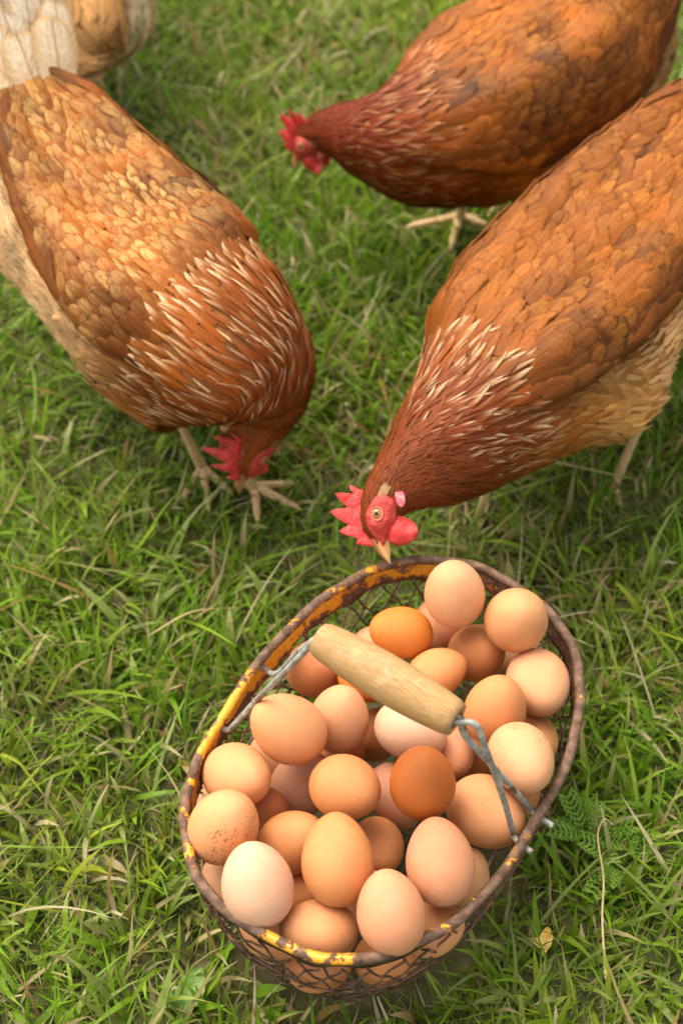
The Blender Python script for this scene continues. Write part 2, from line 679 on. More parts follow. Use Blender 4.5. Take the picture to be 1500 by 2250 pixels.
# short under-layer
x, y = scatter(130000, -.95, .95, .12, 1.95, wedge)
n = len(x)
dryp = .12 + .34 * sstep(.45, .75, fbm(x * 7, y * 7, 11))
col, tip = grass_cols(n, x, y, dryp)
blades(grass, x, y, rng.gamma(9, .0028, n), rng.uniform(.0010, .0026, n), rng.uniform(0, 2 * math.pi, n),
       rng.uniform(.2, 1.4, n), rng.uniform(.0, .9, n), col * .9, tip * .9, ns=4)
# main blades, in tufts that share a direction
x, y = scatter(100000, -.95, .95, .12, 1.95, wedge)
n = len(x)
tuft = vnoise(x * 26, y * 26, 3) + .5 * vnoise(x * 60, y * 60, 4)
clump = fbm(x * 5, y * 5, 21)
okk = (rng.random(n) < .45 + .55 * sstep(.25, .6, clump))
x, y, tuft, clump = x[okk], y[okk], tuft[okk], clump[okk]
n = len(x)
dryp = .06 + .22 * sstep(.42, .72, fbm(x * 7, y * 7, 11)) + .08 * sstep(.9, 1.5, y)
col, tip = grass_cols(n, x, y, dryp)
az = tuft * 9 + rng.normal(0, .8, n)
L = rng.gamma(8, .0050, n) * (.75 + .55 * clump)
L = np.minimum(L * .86, .075)
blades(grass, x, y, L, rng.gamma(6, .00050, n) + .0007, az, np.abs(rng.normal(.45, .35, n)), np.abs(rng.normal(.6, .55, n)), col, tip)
# a few long blades and dry stems lying over the rest
x, y = scatter(2600, -.9, .9, .15, 1.9, wedge)
n = len(x)
col, tip = grass_cols(n, x, y, .35)
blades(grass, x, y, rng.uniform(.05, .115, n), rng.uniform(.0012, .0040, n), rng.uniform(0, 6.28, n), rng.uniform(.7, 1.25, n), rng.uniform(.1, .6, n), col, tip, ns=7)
tag(grass.build('lawn_grass', M['grass'], smooth=False), 'green lawn grass with dry straw blades mixed in', 'grass', kind='stuff')

# the lawn goes on, sparser, beyond what the photo frames
outer = MB()
x, y = rng.uniform(-3, 3, 60000), rng.uniform(-1.2, 4.2, 60000)
ok = ~((np.abs(x) < .34 + .30 * y) & (y > .12) & (y < 1.95)) & (np.hypot(x, y + .1) > .28)
x, y = x[ok], y[ok]
n = len(x)
col, tip = grass_cols(n, x, y, .15)
blades(outer, x, y, rng.gamma(8, .006, n), rng.uniform(.003, .007, n), rng.uniform(0, 6.28, n), rng.uniform(.1, 1.1, n), rng.uniform(.1, .9, n), col, tip, ns=4)
tag(outer.build('outer_grass', M['grass'], smooth=False), 'lawn grass continuing beyond the hens', 'grass', kind='stuff')


# ------------------------------------------------------------------ weeds, fallen bits
def leaf_geo(mb, base, az, L, W, th0, th1, lobes=0):
    """a broad leaf blade with a folded midrib"""
    ns, nw = 12, 5
    s = np.linspace(0, 1, ns)
    th = th0 + th1 * s
    hx = np.concatenate([[0], np.cumsum(np.sin(th[1:]) * L / (ns - 1))])
    hz = np.concatenate([[0], np.cumsum(np.cos(th[1:]) * L / (ns - 1))])
    w = W * .5 * np.interp(s, [0, .12, .3, .55, .8, .95, 1], [.12, .3, .85, 1, .7, .25, .02])
    a = np.linspace(-1, 1, nw)
    ca, sa = math.cos(az), math.sin(az)
    X = hx[:, None] + 0 * a
    Yw = w[:, None] * a
    Z = hz[:, None] + np.abs(a) * w[:, None] * .28 + .0012 * np.sin(s[:, None] * 18 + a * 3)
    V = np.stack([base[0] + X * ca - Yw * sa, base[1] + X * sa + Yw * ca, base[2] + Z], -1)
    mb.add(V, grid_faces(ns, nw), fu=np.broadcast_to(a, (ns, nw)).reshape(-1))


def plant(px, py, leaves, label, cat, name, mat, group=None):
    b = at(px, py, .004)
    root = empty(name, b)
    tag(root, label, cat, group)
    for (az, L, W, t0, t1) in leaves:
        m = MB()
        leaf_geo(m, b, R(az), L, W, R(t0), R(t1))
        m.build('leaf', M[mat], root)
    return root


plant(400, 2235, [(70, .034, .019, 62, 20), (118, .026, .012, 68, 15), (265, .026, .012, 70, 15)],
      'broad-leaved green weed in the grass at the lower left edge of the basket', 'weed', 'broadleaf_weed', 'weed')



def yarrow(px, py, label, seed, n=9):
    rr = np.random.default_rng(seed)
    b = at(px, py, .006)
    root = empty('feathery_weed', b)
    tag(root, label, 'weed', 'feathery weeds in the grass right of the basket')
    for q in range(n):
        m = MB()
        az = rr.uniform(0, 6.28); L = rr.uniform(.020, .038)
        t = np.linspace(0, 1, 8)
        th = rr.uniform(.6, 1.1) + t * .5
        P = b + np.stack([np.cumsum(np.sin(th)) * L / 8 * math.cos(az), np.cumsum(np.sin(th)) * L / 8 * math.sin(az), np.cumsum(np.cos(th)) * L / 8], -1)
        tube(m, P, np.linspace(.0007, .0004, 8), 5, fu=1.0)
        for k in range(2, 8):
            for sgn in (-1, 1):
                d = np.array([-math.sin(az) * sgn, math.cos(az) * sgn, .35]) + .6 * unit(P[k] - P[k - 1])
                l2 = .009 * math.sin(k / 8 * 2.7) + .002
                Q = P[k] + np.linspace(0, 1, 4)[:, None] * unit(d) * l2
                tube(m, Q, [.0009, .0012, .0010, .0003], 4, flat=.4, fu=.5)
                for e in (1, 2):
                    for s2 in (-1, 1):
                        d2 = unit(unit(d) + s2 * unit(P[k] - P[k - 1]) * .9)
                        tube(m, Q[e] + np.linspace(0, 1, 3)[:, None] * d2 * .0038, [.0007, .0009, .0002], 4, flat=.4, fu=.5)
        m.build('leaf', M['yarrow'], root)


yarrow(1290, 1850, 'feathery green weed nearest the wire ends of the basket handle', 1, 7)
yarrow(1360, 1905, 'feathery green weed furthest right of the basket', 2, 6)

m = MB()
leaf_geo(m, at(1192, 2100, .014), R(75), .022, .009, R(75), R(35))
leaf_geo(m, at(1205, 2085, .016), R(150), .014, .007, R(70), R(35))
tag(m.build('fallen_leaf', M['yellow_leaf']), 'yellow crumpled leaf on the grass below the basket at right', 'leaf')

for q, (pts, lab) in enumerate([
    ([(1330, 2150, .02), (1322, 2020, .03), (1325, 1930, .035), (1312, 1840, .04), (1326, 1800, .045), (1345, 1812, .04)], 'tall dry stalk curling over at its top, right of the basket'),
    ([(330, 1395, .02), (420, 1345, .035), (520, 1335, .02)], 'dry stem lying in the grass left of the basket'),
]):
    m = MB()
    P = catmull([at(*p) for p in pts], 24)
    tube(m, P, np.linspace(.0009, .0004, 24), 6, flat=.6)
    tag(m.build('dry_stalk', M['straw']), lab, 'dry stalk', 'dry stalks in the grass')

# ------------------------------------------------------------------ basket
ZR = .1225
basket = empty('egg_basket', (BC[0], BC[1], 0))
tag(basket, 'oval wire basket with rusty rim and flaking yellow paint, full of eggs', 'basket')
nphi = 260
phi = np.linspace(0, 2 * math.pi, nphi, endpoint=False)


def pnt_at(phi, side):
    """how much of the yellow enamel is left round the rim"""
    return fbm(np.cos(phi) * 3.2 + 9, np.sin(phi) * 3.2 + 4 + side, 77)


prof = []                                             # (outward, z, inside?)
for a in np.linspace(0, 2 * math.pi, 13)[:-1]:
    prof.append((.0034 * math.cos(a), ZR + .0033 * math.sin(a)))
m = MB()
k = len(prof)
wob = .0006 * np.sin(phi * 9 + 1) + .0005 * np.sin(phi * 17) + .0010 * np.sin(phi * 3 + .5)
zw = .0010 * np.sin(phi * 5 + 1.2) + .0006 * np.sin(phi * 13)
V = np.stack([oval(phi, z + zw, o + 0) + 0 for o, z in prof], 1)
V[..., :2] += (wob[:, None, None] * unit(V[:, :1, :2] - BC))
inn = np.array([1.0 if o < .001 else .35 for o, z in prof])
base_p = pnt_at(phi, 0)[:, None] + .12 * inn[None]
F = grid_faces(nphi, k, True)
j = np.arange(k)
F = np.concatenate([F, np.stack([(nphi - 1) * k + j, j, (j + 1) % k, (nphi - 1) * k + (j + 1) % k], -1)])
# long yellow runs on the far-left inner side
ang = np.angle(np.exp(1j * (phi - 1.45)))
run = .16 * sstep(1.5, .9, np.abs(ang))[:, None] * inn[None]
m.add(V, F, pnt=(np.clip(.26 + .9 * (base_p - .56) - .16 * np.maximum(0, np.cos(phi + .6))[:, None] + .05 * np.sin(phi * 7 + 2)[:, None], .31, .46) + run * .35).reshape(-1))
rim = m.build('rim', M['rim'], basket)
# the flat band hanging under the rolled edge
m = MB()
bp = [(-.0014, ZR - .002), (-.0020, ZR - .008), (-.0028, ZR - .014), (-.0036, ZR - .019), (-.0022, ZR - .0195), (-.0012, ZR - .011), (.0006, ZR - .002)]
V = np.stack([oval(phi, z + zw * .6, o) for o, z in bp], 1)
V[:, 3:5, 2] += (.002 * np.sin(phi * 11) + .0015 * np.sin(phi * 23 + 2))[:, None]
V[..., :2] += (wob[:, None, None] * unit(V[:, :1, :2] - BC))
k = 7
F = grid_faces(nphi, k, True)
j = np.arange(k)
F = np.concatenate([F, np.stack([(nphi - 1) * k + j, j, (j + 1) % k, (nphi - 1) * k + (j + 1) % k], -1)])
inn = np.array([1, 1, .55, .0, .0, .2, .3])
run = .30 * sstep(1.7, .9, np.abs(ang))[:, None] * inn[None]
m.add(V, F, pnt=(np.clip(.22 + .8 * (pnt_at(phi, 3)[:, None] - .5), .16, .40) + run * 1.1).reshape(-1))
m.build('rim_band', M['rim'], basket)


def wall_off(h):
    """inward distance of the wall at relative height h (1 = under the rim, 0 = floor)"""
    return -.018 * (1 - h) ** 1.6 - .012 * sstep(.12, 0, h)


m = MB()
NW, H0, H1 = 42, .010, ZR - .015
for q in range(NW):
    for sgn in (-1, 1):
        h = np.linspace(1, 0, 34)
        p0 = 2 * math.pi * (q + .15 * rng.normal()) / NW
        ph = p0 + sgn * (1 - h) * 2 * math.pi * 3.0 / NW + .012 * np.sin(h * 17 + q * 2.3) * h
        P = oval(ph, H0 + (H1 - H0) * h, wall_off(h)[...])
        P[:, :2] += (.0009 * sgn * np.cos(h * 2 * math.pi * 3.5))[:, None] * unit(P[:, :2] - BC)
        tube(m, P, .00085, 5, pnt=rng.uniform(-.25, .1))
for h, r in ((.02, .0016), (.52, .0010)):
    P = oval(phi[::2], H0 + (H1 - H0) * h, wall_off(np.array(h)))
    P[:, 2] += .0008 * np.sin(phi[::2] * 14)
    tube(m, P, r, 6, closed=True, pnt=-.05)
m.build('wire_mesh', M['mesh'], basket)
m = MB()
for q in np.linspace(-.9, .9, 13):
    for fam in (0, 1):
        if fam == 0:
            u = q * (BA - .042); hv = (BB - .042) * (1 - abs(q) ** BP) ** (1 / BP)
            P = np.array([[*(BC + BU * u + BV * s * hv), H0 + .001] for s in np.linspace(-1, 1, 8)])
        else:
            v = q * (BB - .042); hu = (BA - .042) * (1 - abs(q) ** BP) ** (1 / BP)
            P = np.array([[*(BC + BU * s * hu + BV * v), H0 - .001] for s in np.linspace(-1, 1, 8)])
        tube(m, P, .0009, 5, pnt=-.1)
m.build('floor_mesh', M['mesh'], basket)

# handle
ZH = .232
ga, gb = at(700, 1402, ZH + .002), at(1003, 1582, ZH - .002)
gd = unit(gb - ga)
GL = np.linalg.norm(gb - ga)
m = MB()
s = np.linspace(0, 1, 26)
rad = .0106 + .0036 * np.sin(np.pi * np.clip(s, 0, 1)) ** .8
rad[0] -= .0008; rad[-1] -= .0004
nn = 40
a = np.linspace(0, 2 * math.pi, nn, endpoint=False)
gx_ = unit(np.cross(gd, [0, 0, 1])); gy_ = np.cross(gd, gx_)
ring = np.cos(a)[:, None] * gx_ + np.sin(a)[:, None] * gy_
rows, wu, wv = [], [], []
hole = .0056
for rr, ss in [(hole * .9, .10), (hole, .0)] + list(zip(rad, s)) + [(hole, 1.0), (hole * .9, .90)]:
    rows.append(ga + gd * GL * ss + ring * rr)
    wu.append(a / (2 * math.pi) * 6.0 * 1.0); wv.append(np.full(nn, ss * 3.0))
V = np.array(rows)
# keep the grain seamless: use cos/sin based coordinate
wu = np.tile(np.cos(a) * .9 + .35 * np.sin(2 * a), (len(rows), 1))
m.add(V, grid_faces(len(rows), nn, True), wu=wu.reshape(-1), wv=np.array(wv).reshape(-1))
m.build('wooden_grip', M['wood'], basket)


def wire(pts, n=60):
    mm = MB()
    P = catmull([np.asarray(p) for p in pts], n)
    tube(mm, P, .0020, 10)
    return mm.build('handle_wire', M['wire'], basket)


zr = ZR - .006
up_ = np.cross(gd, unit(np.array([gd[1], -gd[0], 0])))
ctr = lambda f, dx=0., dz=0.: ga + gd * GL * f + gx_ * dx + np.array([0, 0, dz])
wire([ctr(.5, .002), ctr(.9, .002), ctr(1.0, .002, .001), at(1044, 1592, ZH - .003), at(1065, 1642, ZH - .020), at(1090, 1710, .180), at(1110, 1770, .147), at(1126, 1828, zr), at(1134, 1846, zr - .001), at(1168, 1873, zr - .001)])
wire([ctr(.5, -.0022), ctr(.9, -.0022), ctr(1.0, -.0022, -.002), at(1022, 1618, ZH - .016), at(1064, 1664, .196), at(1112, 1718, .160), at(1163, 1774, zr + .002), at(1176, 1790, zr - .001), at(1214, 1815, zr - .002)])
wire([ctr(.5, .002, .0022), ctr(.1, .002), ctr(0, .002, .001), at(672, 1428, ZH - .010), at(632, 1470, .200), at(570, 1532, .155), at(515, 1592, zr + .002), at(500, 1604, zr), at(488, 1600, zr)])
wire([ctr(.5, -.002, .0022), ctr(.1, -.002), ctr(0, -.002, -.001), at(674, 1418, ZH - .016), at(648, 1440, .19), at(612, 1478, .145), at(592, 1478, zr + .002), at(580, 1466, zr), at(570, 1458, zr)])


# ------------------------------------------------------------------ eggs
def egg_mesh():
    mm = MB()
    n = 40
    u = -np.cos(np.linspace(0, math.pi, 33))
    k = .17
    r = np.sqrt(np.maximum(1 - u * u, 0)) * (1 - k * u * .62 - .04 * u * u)
    r = r / r.max()
    r[0] = r[-1] = 1e-4
    a = np.linspace(0, 2 * math.pi, n, endpoint=False)
    V = np.stack([r[:, None] * np.cos(a), r[:, None] * np.sin(a), u[:, None] + 0 * a], -1)
    mm.add(V, grid_faces(len(u), n, True)[:, ::-1])
    return mm


EG = {}
EGG_POS = [
    ('a1', 0.0771, 0.5822, 0.15, 0.0267, 0.0208, -0.117, 0.095, 0.989),
    ('a2', 0.1188, 0.5656, 0.1423, 0.0277, 0.0217, 0.034, -0.351, 0.936),
    ('a3', 0.0409, 0.5682, 0.1231, 0.0234, 0.0183, -0.883, -0.098, 0.459),
    ('a4', 0.0705, 0.6046, 0.08, 0.0247, 0.0193, -0.049, 0.13, 0.99),
    ('a5', 0.0957, 0.5693, 0.0976, 0.0255, 0.0199, 0.31, -0.333, 0.891),
    ('a6', 0.1334, 0.5311, 0.116, 0.0277, 0.0216, 0.083, -0.909, 0.408),
    ('a7', 0.0653, 0.5406, 0.115, 0.0215, 0.0168, 0.904, 0.319, 0.284),
    ('a8', 0.0244, 0.5772, 0.0868, 0.0242, 0.0189, 0.341, -0.252, 0.906),
    ('a9', -0.0177, 0.563, 0.087, 0.026, 0.0203, 0.493, -0.329, 0.806),
    ('a10', 0.0176, 0.5432, 0.1031, 0.0209, 0.0164, 0.915, -0.402, 0.003),
    ('a11', 0.1016, 0.5042, 0.1267, 0.0262, 0.0204, 0.18, 0.219, 0.959),
    ('a12', -0.0015, 0.5086, 0.1082, 0.0259, 0.0202, 0.125, 0.23, 0.965),
    ('a13', -0.0349, 0.4868, 0.1312, 0.0284, 0.0222, -0.683, 0.072, 0.727),
    ('a14', 0.046, 0.4969, 0.1117, 0.0248, 0.0194, 0.939, -0.316, -0.139),
    ('a15', 0.0729, 0.4986, 0.0835, 0.023, 0.018, 0.285, -0.891, 0.353),
    ('a16', 0.1143, 0.4611, 0.136, 0.0267, 0.0208, 0.248, -0.896, 0.367),
    ('a17', 0.1308, 0.5039, 0.0883, 0.0214, 0.0167, 0.195, -0.876, 0.441),
    ('a18', -0.0669, 0.4609, 0.1149, 0.0268, 0.0209, 0.592, -0.554, 0.585),
    ('a19', -0.0272, 0.4795, 0.0715, 0.0261, 0.0204, 0.443, 0.403, 0.801),
    ('a20', 0.0029, 0.4467, 0.125, 0.0267, 0.0208, 0.621, -0.518, 0.589),
    ('a21', 0.0507, 0.4425, 0.14, 0.0266, 0.0208, -0.043, 0.184, 0.982),
    ('a22', 0.0361, 0.4683, 0.0743, 0.0235, 0.0184, 0.422, -0.803, -0.421),
    ('a23', 0.0252, 0.5278, 0.0565, 0.0227, 0.0177, 0.307, 0.086, 0.948),
    ('a24', 0.0939, 0.4411, 0.103, 0.0293, 0.0229, 0.613, -0.669, 0.422),
    ('a25', -0.0728, 0.4191, 0.1267, 0.0279, 0.0218, 0.357, 0.086, 0.93),
    ('a26', -0.0314, 0.4229, 0.0978, 0.0253, 0.0198, 0.724, 0.017, 0.69),
    ('a27', 0.0244, 0.4309, 0.0769, 0.0213, 0.0167, 0.328, -0.864, 0.381),
    ('a28', -0.0025, 0.3938, 0.1324, 0.0283, 0.0221, -0.052, 0.895, 0.442),
    ('a29', 0.0598, 0.3935, 0.13, 0.027, 0.0211, -0.139, 0.893, 0.429),
    ('a30', -0.0507, 0.3787, 0.13, 0.0281, 0.0219, -0.183, 0.481, 0.857),
    ('a31', 0.0291, 0.3596, 0.1332, 0.0262, 0.0205, -0.172, 0.65, 0.74),
    ('a32', -0.0139, 0.362, 0.1018, 0.0242, 0.0189, -0.994, 0.054, 0.093),
    ('a33', 0.0794, 0.4104, 0.075, 0.0207, 0.0162, 0.236, 0.453, 0.86),
    ('a34', 0.0565, 0.3693, 0.0879, 0.0217, 0.0169, 0.821, 0.09, 0.564),
    ('a35', -0.0723, 0.4096, 0.07, 0.0212, 0.0165, 0.548, -0.792, 0.271),
    ('a36', -0.0295, 0.4027, 0.0647, 0.0211, 0.0165, 0.753, -0.012, 0.658),
    ('a37', 0.0131, 0.3983, 0.074, 0.0205, 0.016, 0.561, 0.149, 0.814),
    ('a38', -0.043, 0.3736, 0.0746, 0.0227, 0.0178, 0.879, -0.472, 0.072),
    ('a39', -0.0145, 0.3609, 0.0516, 0.0222, 0.0174, 0.91, -0.158, 0.384),
    ('a40', 0.0289, 0.3632, 0.057, 0.0222, 0.0173, 0.876, -0.03, 0.481),
    ('a41', 0.095, 0.5068, 0.0547, 0.0229, 0.0179, 0.127, 0.073, 0.989),
    ('a42', -0.0513, 0.4525, 0.0785, 0.0224, 0.0175, 0.243, 0.109, 0.964),
    ('a43', -0.0477, 0.5083, 0.0597, 0.0228, 0.0178, 0.241, 0.082, 0.967),
    ('a44', 0.1299, 0.5888, 0.065, 0.0222, 0.0173, 0.113, 0.027, 0.993),
    ('a45', -0.0016, 0.5067, 0.0624, 0.0227, 0.0177, 0.516, -0.148, 0.843),
    ('a46', 0.1178, 0.4768, 0.065, 0.0222, 0.0174, 0.107, 0.092, 0.99),
    ('a47', -0.0855, 0.4646, 0.0748, 0.0203, 0.0159, 0.279, 0.146, 0.949),
]
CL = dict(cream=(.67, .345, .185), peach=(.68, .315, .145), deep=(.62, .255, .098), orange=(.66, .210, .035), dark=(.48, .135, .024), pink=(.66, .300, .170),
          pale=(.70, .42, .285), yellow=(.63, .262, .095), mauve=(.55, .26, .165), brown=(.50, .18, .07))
EGG_INFO = {
    'a1': ('cream', .1, 'pale cream-peach egg perched highest at the far end of the basket'),
    'a2': ('peach', .1, 'smooth round pale peach egg by the far right corner of the rim'),
    'a3': ('orange', .0, 'bright orange egg at the far end, left of the highest cream egg'),
    'a4': ('pink', .1, 'pinkish egg half hidden under the highest cream egg'),
    'a5': ('deep', .2, 'brownish orange egg below and between the two far top eggs'),
    'a6': ('cream', .0, 'cream egg shading to brown against the right end of the rim'),
    'a7': ('yellow', .1, 'yellowish egg half covered by the wooden grip, on its far side'),
    'a8': ('pink', .1, 'pink egg between the orange egg and the wooden grip'),
    'a9': ('brown', .5, 'brownish speckled egg under the left end of the wooden grip'),
    'a10': ('orange', .1, 'orange egg mostly hidden beneath the wooden grip'),
    'a11': ('deep', .1, 'orange-tan egg just beyond the right end of the wooden grip'),
    'a12': ('cream', .4, 'pale cream egg in front of the grip, right of the large left egg'),
    'a13': ('peach', .3, 'large tan oval egg lying tilted below the left handle wire'),
    'a14': ('pale', .1, 'pale pink egg under the near side of the wooden grip'),
    'a15': ('pink', .2, 'pinkish egg behind the dark orange egg, below the grip end'),
    'a16': ('cream', 1.0, 'cream egg with a patch of brown speckles near the right rim'),
    'a17': ('peach', .1, 'peach egg tucked behind the speckled cream egg'),
    'a18': ('peach', .3, 'peach egg against the left rim, below the large tilted egg'),
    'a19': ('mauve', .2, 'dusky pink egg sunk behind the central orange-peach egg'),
    'a20': ('yellow', .1, 'smooth peach-orange egg in the middle, left of the darkest egg'),
    'a21': ('dark', .5, 'dark burnt-orange egg, the darkest in the basket'),
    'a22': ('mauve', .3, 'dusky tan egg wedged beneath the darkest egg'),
    'a23': ('brown', .2, 'shaded brown-pink egg in the gap under the grip'),
    'a24': ('peach', .6, 'large tan speckled egg beneath the right handle wires'),
    'a25': ('peach', 1.0, 'speckled tan egg at the far left side of the rim'),
    'a26': ('deep', .2, 'orange-tan egg behind the big upright yellow-orange egg'),
    'a27': ('deep', .1, 'small orange-tan egg between the two tall front eggs'),
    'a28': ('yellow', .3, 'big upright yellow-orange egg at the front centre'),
    'a29': ('pink', .1, 'tall pinkish-tan egg standing at the front right'),
    'a30': ('pale', .2, 'palest pinkish-white egg at the front left rim'),
    'a31': ('pink', .1, 'pink egg leaning on the near rim, pointed end up'),
    'a32': ('peach', .7, 'tan egg with a dark smudge lying against the near rim'),
    'a33': ('cream', .2, 'pale egg peeping out between the tall front right egg and the rim'),
    'a34': ('peach', .4, 'pale tan egg low by the near right curve of the rim'),
    'a35': ('cream', .1, 'pale egg low behind the left rim under the speckled tan egg'),
    'a36': ('deep', .1, 'orange egg in the gap between the palest egg and the big upright egg'),
    'a37': ('cream', .1, 'pale egg deep between the big upright egg and the pink front egg'),
    'a38': ('peach', .2, 'tan egg seen through the mesh at the near left'),
    'a39': ('deep', .2, 'orange-tan egg seen through the mesh under the near rim centre'),
    'a40': ('yellow', .2, 'yellowish egg seen through the mesh at the near right'),
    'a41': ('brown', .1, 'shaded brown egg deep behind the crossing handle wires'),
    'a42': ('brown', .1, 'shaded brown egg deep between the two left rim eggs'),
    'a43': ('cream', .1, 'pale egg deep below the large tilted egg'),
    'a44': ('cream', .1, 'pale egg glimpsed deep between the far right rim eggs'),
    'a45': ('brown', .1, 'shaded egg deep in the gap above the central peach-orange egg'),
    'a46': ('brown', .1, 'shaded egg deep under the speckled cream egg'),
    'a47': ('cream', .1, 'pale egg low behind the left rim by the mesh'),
}
proto = egg_mesh()
first = None
for key, ex, ey, ez, ea, eb, ax_, ay_, az_ in EGG_POS:
    if first is None:
        o = proto.build('egg', M['egg']); first = o
    else:
        o = first.copy(); C.objects.link(o)
    cn, spk, lab = EGG_INFO[key]
    o.location = (ex, ey, ez)
    o.scale = (eb, eb, ea)
    o.rotation_mode = 'QUATERNION'
    o.rotation_quaternion = Vector((ax_, ay_, az_)).to_track_quat('Z', 'Y')
    j_ = rng.uniform(.95, 1.05)
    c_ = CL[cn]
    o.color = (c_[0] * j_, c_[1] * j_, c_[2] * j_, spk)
    tag(o, lab, 'egg', 'brown eggs heaped in the wire basket')


# ------------------------------------------------------------------ hens
WING_EDGE = [68, 70, 63, 46]


class Hen:
    fluff = (.90, .60, .36)
    NS, NT_ = 300, 144

    def __init__(self, ctrl, label, seed, pal, legs, tail, comb_bend=0.0, bulge=1.0, wattle=1.0, thigh=None, size=1.0, wing_edge=WING_EDGE):
        """ctrl rows, tail to beak base: px, py, z, half width, dorsal, ventral radius (m), dorsal hint"""
        self.r = np.random.default_rng(seed)
        self.pal = pal
        self.size = size
        self.we = wing_edge
        self.fl = wing_edge[2] - 68 if wing_edge is not WING_EDGE else 0
        P = np.array([at(c[0], c[1], c[2]) for c in ctrl])
        Q = np.c_[P, [c[3] for c in ctrl], [c[4] for c in ctrl], [c[5] for c in ctrl], np.array([unit(c[6]) for c in ctrl])]
        X = catmull(Q, 1500)
        # smooth a little
        ker = np.hanning(61); ker /= ker.sum()
        pad = np.concatenate([np.repeat(X[:1], 30, 0), X, np.repeat(X[-1:], 30, 0)])
        Xs = np.stack([np.convolve(pad[:, i], ker, 'valid') for i in range(X.shape[1])], 1)
        Xs[:, :3] = np.where(np.abs(np.linspace(-1, 1, 1500))[:, None] > .97, X[:, :3], Xs[:, :3])
        Xs = Xs[::-1]                                  # head first
        seg = np.r_[0, np.cumsum(np.linalg.norm(np.diff(Xs[:, :3], axis=0), axis=1))]
        self.S = seg[-1]
        s = np.linspace(0, self.S, self.NS)
        Y = np.stack([np.interp(s, seg, Xs[:, i]) for i in range(Xs.shape[1])], 1)
        self.s = s
        self.C = Y[:, :3]
        T = -unit(np.gradient(self.C, axis=0))         # forward, toward the beak
        D = unit(Y[:, 6:9] - T * (Y[:, 6:9] * T).sum(1, keepdims=True))
        self.T, self.D, self.L = T, D, np.cross(D, T)  # L: the hen's left
        th = np.linspace(-math.pi, math.pi, self.NT_, endpoint=False)
        self.th = th
        rw, rd, rv = Y[:, 3:4], Y[:, 4:5], Y[:, 5:6]
        # round the two ends off
        ct, st = np.cos(th)[None], np.sin(th)[None]
        rr = np.where(ct > 0, rd, rv)
        # slightly fuller below than an ellipse
        off = np.zeros((self.NS, self.NT_))
        at_d = np.degrees(np.abs(th))[None]
        ss = s[:, None]
        S0 = self.S
        # folded wing on either side
        edge = np.interp(ss, [.12, .17, .22, S0 - .04], wing_edge)
        low = sstep(edge + 5, edge - 3, at_d)
        top = sstep(16, 44, at_d)
        fr = sstep(.105, .20, ss) * sstep(S0 + .02, S0 - .06, ss)
        self.wingmask = (low * sstep(26, 38, at_d) * fr)
        self.edge = edge
        off += .016 * bulge * low * top * fr
        # thighs
        tc, ta = thigh if thigh else (S0 - .085, .022)
        off += ta * bulge * np.exp(-((ss - tc) / .045) ** 2 - ((at_d - 124) / 32) ** 2)
        # loose plumage: shallow lumps
        lump = fbm(ss * 45 + seed, np.cos(th)[None] * 2.2 + 5 + ss * 0, seed) - .5
        off += .006 * lump * sstep(.05, .14, ss)
        self.P = self.C[:, None] + self.L[:, None] * (rw * st)[..., None] + self.D[:, None] * (rr * ct)[..., None]
        N = self._normals(self.P)
        self.P = self.P + N * off[..., None]
        self.N = self._normals(self.P)
        self.gs = np.linalg.norm(np.gradient(self.P, s, axis=0), axis=2)
        dth = th[1] - th[0]
        self.gt = np.linalg.norm(np.roll(self.P, -1, 1) - np.roll(self.P, 1, 1), axis=2) / (2 * dth)
        self.build(label, legs, tail, comb_bend, wattle, bulge)

    def _normals(self, P):
        a = np.gradient(P, axis=0)
        b = np.roll(P, -1, 1) - np.roll(P, 1, 1)
        n = unit(np.cross(a, b))
        out = P - self.C[:, None]
        sg = np.sign((n * out).sum(-1, keepdims=True).sum(1, keepdims=True))
        return n * np.where(sg == 0, 1, sg)

    def look(self, arr, s, th):
        """bilinear sample of a table; s beyond the ends is clamped"""
        a = np.clip(s / self.S * (self.NS - 1), 0, self.NS - 1.001)
        i = a.astype(int); u = a - i
        b = ((th + math.pi) / (2 * math.pi) % 1) * self.NT_
        j = b.astype(int) % self.NT_; v = b - np.floor(b)
        j2 = (j + 1) % self.NT_
        if arr.ndim == 3: u, v = u[..., None], v[..., None]
        return (arr[i, j] * (1 - v) + arr[i, j2] * v) * (1 - u) + (arr[i + 1, j] * (1 - v) + arr[i + 1, j2] * v) * u

    def surf(self, s, th, off):
        P = self.look(self.P, s, th)
        N = self.look(self.N, s, th)
        ex = np.maximum(s - self.S, 0)[..., None]
        # beyond the rump the feathers fly straight on
        return P + N * (off)[..., None] + ex * (-self.T[-1]) - np.minimum(s, 0)[..., None] * self.T[0]

    def feathers(self, mb, s0, th0, L, W, phi, base, mark, st, kind, lift, off0, point=.5, nl=6, nw=5, curl=0.0):
        n = len(s0)
        b = np.linspace(0, 1, nl)
        q = np.linspace(-1, 1, nw)
        point = np.broadcast_to(np.asarray(point, float), (n,))
        wr = np.interp(b, [0, .2, .6, .85, 1], [.45, .85, 1, .80, .22])
        wp = np.interp(b, [0, .2, .5, .8, 1], [.55, 1, .9, .45, .04])
        w = (wr[None] * (1 - point[:, None]) + wp[None] * point[:, None]) * W[:, None] * .5
        along = b[None, :, None] * L[:, None, None] * (1 - .10 * (q[None, None] ** 2) * (b[None, :, None] > .9))
        acr = w[:, :, None] * q[None, None]
        bend = self.r.normal(0, .12, n)[:, None, None] * (b ** 2)[None, :, None] * L[:, None, None]
        acr = acr + bend
        cp, sp = np.cos(phi)[:, None, None], np.sin(phi)[:, None, None]
        ds = along * cp - acr * sp
        dq = along * sp + acr * cp
        gs = np.clip(self.look(self.gs, s0, th0), .55, 1.8)[:, None, None]
